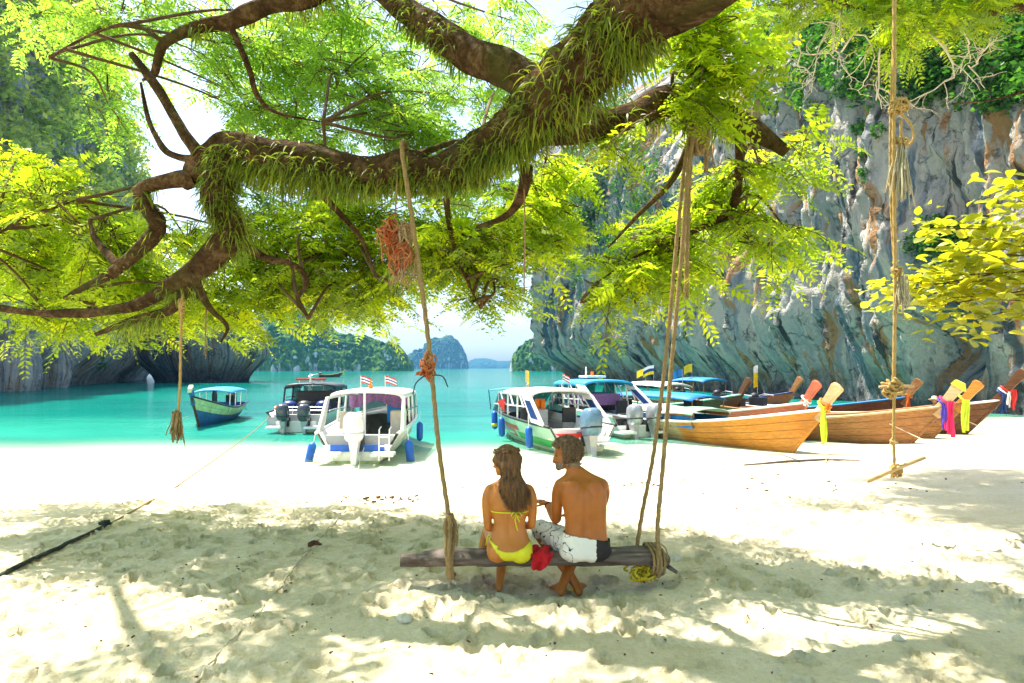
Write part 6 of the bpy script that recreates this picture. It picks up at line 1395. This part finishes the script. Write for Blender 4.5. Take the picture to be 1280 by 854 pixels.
def woman():
    B = Vector((-.02, 5.36, 0.0)); mb = MB()
    rings_torso(mb, [(-.020, 5.37, .262, .10, .07), (-.022, 5.36, .295, .165, .120), (-.022, 5.36, .355, .178, .126), (-.020, 5.375, .44, .146, .098), (-.020, 5.375, .53, .124, .082), (-.018, 5.37, .63, .143, .090), (-.018, 5.37, .73, .158, .096), (-.020, 5.375, .80, .158, .080), (-.026, 5.38, .838, .120, .062), (-.034, 5.385, .862, .070, .052), (-.042, 5.385, .90, .046, .047), (-.046, 5.385, .965, .044, .046)])
    for sx, dx in ((-1, -.02), (1, -.02)): mb.ell((dx + sx * .088, 5.315, .325), (.090, .082, .082), None, 16, 12)      # buttocks
    for sx in (-1, 1): mb.ell((-.02 + sx * .075, 5.325, .76), (.06, .045, .09), None, 14, 10); mb.ell((-.02 + sx * .148, 5.375, .800), (.047, .046, .044)); limb_chain(mb, [(-.04 + sx * .01, 5.385, .885, .034), (-.03 + sx * .07, 5.38, .842, .036), (-.02 + sx * .14, 5.375, .808, .038)]); mb.ell((-.02 + sx * .07, 5.47, .69), (.062, .05, .058), None, 14, 10)
    limb_chain(mb, [(-.172, 5.375, .798, .044), (-.196, 5.37, .74, .041), (-.199, 5.37, .64, .037), (-.190, 5.385, .53, .033), (-.184, 5.41, .500, .034), (-.150, 5.50, .475, .032), (-.10, 5.60, .465, .024)]); hand_parts(mb, (-.095, 5.605, .462), (.4, 1, -.1), (0, 0, 1), 1, .35)
    limb_chain(mb, [(.132, 5.375, .798, .044), (.156, 5.37, .74, .041), (.161, 5.375, .64, .037), (.157, 5.39, .545, .033), (.150, 5.415, .515, .034), (.105, 5.51, .49, .032), (.04, 5.60, .475, .024)]); hand_parts(mb, (.035, 5.605, .472), (-.6, 1, -.1), (0, 0, 1), -1, .35)
    limb_chain(mb, [(-.11, 5.40, .345, .088), (-.13, 5.55, .365, .082), (-.165, 5.70, .378, .068), (-.20, 5.83, .375, .052), (-.215, 5.84, .33, .050), (-.235, 5.76, .26, .046), (-.255, 5.66, .20, .030)]); foot_parts(mb, (-.258, 5.645, .185), (-.262, 5.60, .155), (-.29, 5.80, .10), .029)
    limb_chain(mb, [(.06, 5.40, .345, .088), (.04, 5.55, .365, .082), (.0, 5.70, .378, .068), (-.03, 5.82, .37, .052), (-.045, 5.82, .32, .050), (-.075, 5.70, .20, .047), (-.100, 5.535, sand_z(-.10, 5.52) + .080, .032)])
    fz = sand_z(-.10, 5.52); foot_parts(mb, (-.100, 5.535, fz + .078), (-.104, 5.49, fz + .034), (-.125, 5.70, fz + .022), .030)
    M = head_parts(mb, Vector((-.050, 5.375, 1.030)), R(66), R(-4), 1.0)
    body = fuse(local(mb, B), 0.006, 5); spine(body, -.02 - B.x, B, .44, .80, .007); H = M.inverted()
    o = link_mesh('person', body, M_SKIN_W, None, True); o.location = B
    tag(o, 'woman in a yellow bikini with long brown hair sitting on the swing', 'person')
    gl = lambda p: p + B
    def brief(p):
        q = gl(p); dx = (q.x + .02) / .18
        if q.z > .343 + .082 * dx * dx + .02 * (dx < -.5) or q.z < .20 or q.y > 5.50: return False
        if q.x < -.045 and q.y < 5.47: return q.z > .255 + (-.045 - q.x) / .125 * .15
        return True
    garment(body, brief, .0045, 'bikini_bottom', M_BIKINI, o)
    # top: a band round the ribs, a bow at the back, neck strings
    pts = []
    for k in range(33):
        a = 2 * math.pi * k / 32; pts.append(Vector((-.018 + .147 * math.copysign(abs(math.cos(a)) ** .82, math.cos(a)), 5.37 + (.098 if math.sin(a) < 0 else .10) * math.copysign(abs(math.sin(a)) ** .82, math.sin(a)), .640)))
    tb = local(MB().tube(pts, .0060, 6), B)
    top = tb.build('bikini_band', M_BIKINI, o, True)
    bow = MB(); c = Vector((.03, 5.262, .638))
    for sx, l in ((-1, .035), (1, .045)):
        bow.tube([c, c + Vector((sx * l * .6, -.012, .012)), c + Vector((sx * l, -.012, -.012)), c + Vector((sx * l * .75, -.01, -.034)), c + Vector((sx * .008, -.006, -.008))], .0042, 6)
    bow.tube([c, c + Vector((-.006, -.010, -.05)), c + Vector((.004, -.006, -.10)), c + Vector((.014, .0, -.135))], .0042, 6); bow.tube([c, c + Vector((.012, -.012, -.03)), c + Vector((.030, -.008, -.062))], .0042, 6); bow.ell(c, (.009, .008, .009))
    local(bow, B).build('bikini_bow', M_BIKINI, top, True)
    garment(body, lambda p: abs(gl(p).z - .69) < .055 and gl(p).y > 5.455, .004, 'bikini_cup', M_BIKINI, top)
    ti = MB().tube([gl_ for gl_ in (Vector((-.145, 5.345, .432)), Vector((-.185, 5.36, .425)), Vector((-.200, 5.35, .40)), Vector((-.205, 5.34, .37)))], .004, 6); local(ti, B).build('bikini_tie', M_BIKINI, o, True)
    # hair: cap on the skull, long wavy strands down the back
    def scalp(p):
        q = H @ gl(p)
        return q.z > -.10 and q.length < .16 and (q.y < .035 + .45 * max(0, q.z - .03) or q.z > .085) and not (abs(q.x) < .055 and q.y > .03 and q.z < .06) and q.z > -.085 + .9 * max(0, q.y + .01)
    cap = garment(body, scalp, .011, 'hair', M_HAIR_W, o, .002, 20)
    rng = np.random.default_rng(2); st = MB(); HM = M
    for i in range(1000):
        th = rng.uniform(-2.55, 2.55); ph = rng.uniform(0.05, 1.25)
        v = Vector((math.sin(th) * math.sin(ph) * .084, -.012 - math.cos(th) * math.sin(ph) * .104, .028 + math.cos(ph) * .100)); root = HM @ v
        side = math.sin(th - 1.0)
        u = rng.uniform(-1, 1); w = rng.uniform(0, 1); ln = rng.uniform(.35, 1.0) - .22 * abs(u)
        e = Vector((.030 + .098 * u + .030 * w, 5.262 - .018 * rng.uniform() + .02 * abs(u), .865 - .25 * ln))
        nk = Vector((-.022 + .062 * u + .035 * w, 5.290 - .012 * rng.uniform(), .925)); sh = Vector((.005 + .105 * u + .025 * w, 5.262 - .014 * rng.uniform() + .03 * u * u, .80))
        occ = HM @ Vector((math.sin(th) * .088, -.016 - math.cos(th) * .110, -.015)) if ph < 1.0 else root
        s = spline([tuple(root), tuple((root + occ) / 2 + (root - HM @ Vector((0, 0, .02))).normalized() * .012), tuple(occ), tuple(nk), tuple(sh), tuple(e)], 5); a0, f, am = rng.uniform(0, 6), rng.uniform(18, 30), rng.uniform(.006, .018)
        pp = []
        for k, q in enumerate(s):
            t = k / (len(s) - 1); pp.append(Vector((q[0] + am * t * math.sin(a0 + f * t), q[1] + am * .8 * t * math.cos(a0 * 1.3 + f * t), q[2])))
        st.tube(pp, [.0030 * (1 - .75 * (k / (len(pp) - 1)) ** 2) for k in range(len(pp))], 4, cap=False)
    local(st, B).build('hair_strands', M_HAIR_W, cap, True)
    for sx in (-1, 1): q = HM @ Vector((sx * .030, .072, .0)); local(MB().ell(q, (.010, .010, .007)), B).build('eye', M_EYE, o, True)
    return o
woman()

def man():
    B = Vector((.57, 5.38, 0.0)); mb = MB()
    rings_torso(mb, [(.570, 5.38, .262, .12, .08), (.572, 5.37, .30, .186, .135), (.575, 5.37, .37, .184, .130), (.580, 5.375, .47, .166, .108), (.578, 5.37, .58, .163, .104), (.568, 5.365, .69, .176, .108), (.556, 5.375, .79, .186, .104), (.545, 5.395, .855, .170, .085), (.530, 5.415, .895, .115, .066), (.512, 5.425, .925, .070, .058), (.485, 5.435, .965, .058, .058), (.46, 5.44, 1.02, .056, .060)])
    for sx in (-1, 1): mb.ell((.572 + sx * .085, 5.325, .335), (.092, .085, .08), None, 16, 12); mb.ell((.556 + sx * .09, 5.315, .79), (.075, .045, .10), None, 14, 10); mb.ell((.55 + sx * .160, 5.405, .832), (.056, .056, .050)); limb_chain(mb, [(.50 + sx * .02, 5.425, .945, .046), (.53 + sx * .075, 5.41, .885, .050), (.55 + sx * .155, 5.40, .842, .048)]); mb.ell((.545 + sx * .08, 5.47, .76), (.085, .05, .07), None, 14, 10)
    limb_chain(mb, [(.388, 5.41, .832, .054), (.366, 5.42, .77, .051), (.358, 5.45, .66, .046), (.360, 5.49, .565, .040), (.352, 5.515, .545, .042), (.325, 5.60, .585, .039), (.298, 5.68, .625, .027)]); hand_parts(mb, (.294, 5.69, .630), (-.85, .45, .15), (.1, -.2, 1), 1, .55, True, 1.05)
    limb_chain(mb, [(.710, 5.42, .832, .054), (.735, 5.47, .77, .051), (.735, 5.56, .67, .046), (.715, 5.66, .59, .040), (.68, 5.72, .56, .040), (.60, 5.80, .53, .038), (.53, 5.85, .51, .027)]); hand_parts(mb, (.525, 5.855, .508), (-1, .4, -.2), (0, 0, 1), -1, .4, False, 1.05)
    limb_chain(mb, [(.48, 5.40, .345, .095), (.40, 5.53, .37, .092), (.31, 5.66, .39, .080), (.235, 5.77, .405, .060), (.235, 5.785, .36, .057), (.31, 5.71, .26, .054), (.42, 5.60, .140, .045), (.518, 5.505, sand_z(.53, 5.47) + .082, .037)]); fz = sand_z(.53, 5.47); foot_parts(mb, (.518, 5.505, fz + .078), (.535, 5.455, fz + .040), (.60, 5.68, fz + .028), .036)
    limb_chain(mb, [(.66, 5.40, .345, .095), (.665, 5.55, .37, .092), (.655, 5.69, .39, .080), (.635, 5.81, .40, .060), (.62, 5.815, .35, .057), (.56, 5.71, .255, .054), (.475, 5.575, .135, .045), (.404, 5.46, sand_z(.40, 5.43) + .082, .037)]); fz = sand_z(.40, 5.43); foot_parts(mb, (.404, 5.46, fz + .078), (.390, 5.41, fz + .040), (.33, 5.62, fz + .028), .036)
    M = head_parts(mb, Vector((.432, 5.445, 1.072)), R(86), R(-6), 1.03, True)
    body = fuse(local(mb, B), 0.0065, 5); spine(body, .567 - B.x, B, .42, .86, .009); H = M.inverted(); gl = lambda p: p + B
    o = link_mesh('person', body, M_SKIN_M, None, True); o.location = B; tag(o, 'bare-backed man in white patterned shorts turning towards the woman on the swing', 'person')
    def legs(q): return q.z > .285 - .02 * (q.y > 5.5) and (q.x - .24) * .55 + (q.y - 5.77) * -.75 > -.055 if q.x < .47 and q.y > 5.42 else True
    def shorts(p):
        q = gl(p)
        if q.z < .20 or q.z > .445 - .03 * (q.x - .57) / .18 + .03 * (q.y > 5.45): return False
        if q.y > 5.42 and q.z < .29 and q.y > 5.60: return False
        if q.y > 5.76: return False
        if q.x < .47 and q.y > 5.70 and q.z < .33: return False
        return q.z > .255 or q.y < 5.55
    garment(body, lambda p: shorts(p) and gl(p).x <= .648, .013, 'shorts', M_SHORTS, o, .009, 22, 2)
    garment(body, lambda p: shorts(p) and gl(p).x > .643, .0125, 'shorts_side_panel', M_BLACKC, o, .008, 22, 2)
    def scalp(p):
        q = H @ gl(p); return q.length < .17 and q.z > -.10 + .9 * max(0, q.y + .02) and (q.y < .012 or q.z > .066) and not (abs(q.x) > .068 and q.z < .012 and abs(q.y) < .026)
    cap = garment(body, scalp, .016, 'hair', M_HAIR_M, o, .012, 45)
    rng = np.random.default_rng(6); cu = MB()
    for i in range(1300):
        d = rng.normal(size=3); d /= np.linalg.norm(d); v = Vector((d[0] * .078, -.012 + d[1] * .100, .024 + d[2] * .096))
        if v.z < -.09 + .9 * max(0, v.y + .02) or (v.y > .020 and v.z < .062): continue
        c = M @ v; n = (c - M @ Vector((0, -.01, .02))).normalized(); t = n.orthogonal().normalized(); b = n.cross(t); r = rng.uniform(.006, .013); a0 = rng.uniform(0, 6)
        cu.tube([c + n * (.004 + .028 * k / 8 * rng.uniform(.7, 1.2)) + t * (r * math.cos(a0 + k * .95)) + b * (r * math.sin(a0 + k * .95)) for k in range(9)], [.0042 - .0003 * k for k in range(9)], 4, cap=False)
    local(cu, B).build('hair_curls', M_HAIR_M, cap, True)
    garment(body, lambda p: (lambda q: q.length < .16 and q.z < -.052 + .35 * max(0, .05 - q.y) * (q.y < .05) and q.z > -.128 and q.y > .034 and not (abs(q.x) < .018 and -.086 < q.z < -.066))(H @ gl(p)), .006, 'beard', M_BEARD, o, .005, 60)
    for sx in (-1, 1): q = M @ Vector((sx * .030, .074, .0)); local(MB().ell(q, (.010, .010, .007)), B).build('eye', M_EYE, o, True)
    w = Vector((.303, 5.668, .618)); ax = Vector((.027, -.08, -.04)).normalized(); u = ax.orthogonal().normalized(); vv = ax.cross(u)
    local(MB().tube([w + u * .030 * math.cos(k * math.pi / 6) + vv * .030 * math.sin(k * math.pi / 6) for k in range(13)], .006, 6), B).build('wrist_band', M_BLACKC, o, True)
    return o
man()

def towel():
    n, m = 26, 22; V = []
    for i in range(n):
        for j in range(m):
            u, v = i / (n - 1), j / (m - 1); x = .150 + .155 * u + .012 * math.sin(v * 9 + u * 3)
            s = v * .29                                              # runs over the seat and hangs over the near edge
            if s < .15: y, z = 5.46 - s, .325 + .02 * math.sin(u * 9 + v * 6)
            else: y, z = 5.30 - .02 * math.sin(u * 11 + 1) - .012 * v, .318 - (s - .15) * (0.55 + 0.35 * math.sin(u * 3.0 + .4))
            f = .016 * float(vn(u * 7, v * 6, 0, 4)); V.append((x + f, y - abs(f), z + f * .7))
    me = np_mesh('towel', V, grid_faces(n, m)); o = link_mesh('towel', me, M_TOWEL, None, True); s = o.modifiers.new('thickness', 'SOLIDIFY'); s.thickness = .012; s.offset = 0
    tag(o, 'crumpled red towel on the swing seat between the couple', 'towel')
towel()

def boatman():
    """seated figure in a straw hat on a longtail boat"""
    B = Vector(((1163 - 640) / F * 25.2, 25.2, WL + .62)); mb = MB(); b = lambda x, y, z: (x, y, z)
    rings_torso(mb, [(0, 0, .02, .15, .12), (0, 0, .12, .19, .14), (.02, .02, .30, .17, .12), (.06, .05, .46, .19, .12), (.09, .08, .56, .15, .09), (.11, .10, .62, .06, .06), (.13, .11, .70, .055, .055)], 20)
    limb_chain(mb, [(-.10, .08, .52, .055), (-.20, .20, .36, .045), (-.10, .38, .28, .034)]); hand_parts(mb, (-.09, .39, .28), (.5, 1, 0), (0, 0, 1), 1, .5)
    limb_chain(mb, [(.26, .08, .52, .055), (.34, .22, .36, .045), (.22, .40, .28, .034)]); hand_parts(mb, (.21, .41, .28), (-.5, 1, 0), (0, 0, 1), -1, .5)
    for sx in (-1, 1): limb_chain(mb, [(sx * .10, .05, .10, .09), (sx * .14, .35, .22, .075), (sx * .13, .46, .20, .06), (sx * .13, .46, -.05, .05), (sx * .13, .42, -.22, .035)]); foot_parts(mb, (sx * .13, .42, -.24), (sx * .13, .38, -.29), (sx * .14, .60, -.31))
    M = head_parts(mb, Vector((.14, .13, .80)), R(-35), R(-12), 1.0, True)
    body = fuse(mb, .012, 4); o = link_mesh('person', body, M_SKIN_F, None, True); o.location = B; o.rotation_euler = (0, 0, R(-25)); tag(o, 'boatman in a grey-blue shirt and straw hat sitting on a longtail boat', 'person')
    garment(body, lambda p: .10 < p.z < .62 and not (p.y > .27 and p.z < .40), .012, 'shirt', M_SHIRT, o, .008, 9)
    garment(body, lambda p: -.02 < p.z <= .30 and p.y > -.2 and (p.z < .13 or p.y > .2) and abs(p.x) < .25 and p.y < .45, .012, 'trousers', M_NAVY, o)
    h = MB(); rr = []
    for (r, z) in ((.20, -.01), (.13, .02), (.105, .04), (.10, .10), (.06, .135), (.01, .14)): rr.append([M @ Vector((r * math.cos(a), r * math.sin(a) * 1.1 - .01, .055 + z)) for a in [2 * math.pi * k / 20 for k in range(20)]])
    h.loft(rr).build('straw_hat', M_STRAW, o, True)
boatman()

def life_vest():
    h = Vector((-.36, 1, 0)).normalized(); c = from_stern(729, 566, (-.36, 1), 7.6) - h * .9 + Vector((-.15, 0, WL + 1.25)); c.x -= .1
    T = empty('life_vest', c, 0, 'orange life vest hanging in the cockpit of the red and green marked speedboat', 'life vest')
    for sx in (-1, 1): MB().box((sx * .11, 0, .02), (.17, .10, .50), None, .8).build('front_panel', M_ORANGE, T, False, .03)
    MB().box((0, .09, .05), (.36, .07, .52)).build('back_panel', M_ORANGE, T, False, .03); MB().box((0, -.055, -.05), (.38, .015, .035)).build('strap', M_DARK, T)
life_vest()
# ------------------------------------------------------------------ sea air
def haze():
    mb = MB(); z0, z1 = WL - 6, 260
    mb.box((0, 2250, (z0 + z1) / 2), (5600, 5100, z1 - z0)); me = mb.mesh('haze')
    t = NT('sea_haze'); t.n.remove(t.b); v = t.node('ShaderNodeVolumePrincipled'); v.inputs['Color'].default_value = (0.14, 0.42, 0.78, 1); v.inputs['Density'].default_value = HAZE; v.inputs['Anisotropy'].default_value = 0.2
    t.l.new(v.outputs[0], t.out.inputs['Volume']); o = link_mesh('haze', me, t.m); tag(o, 'thin bluish sea haze', kind='stuff')
HAZE = 0.00017
haze()
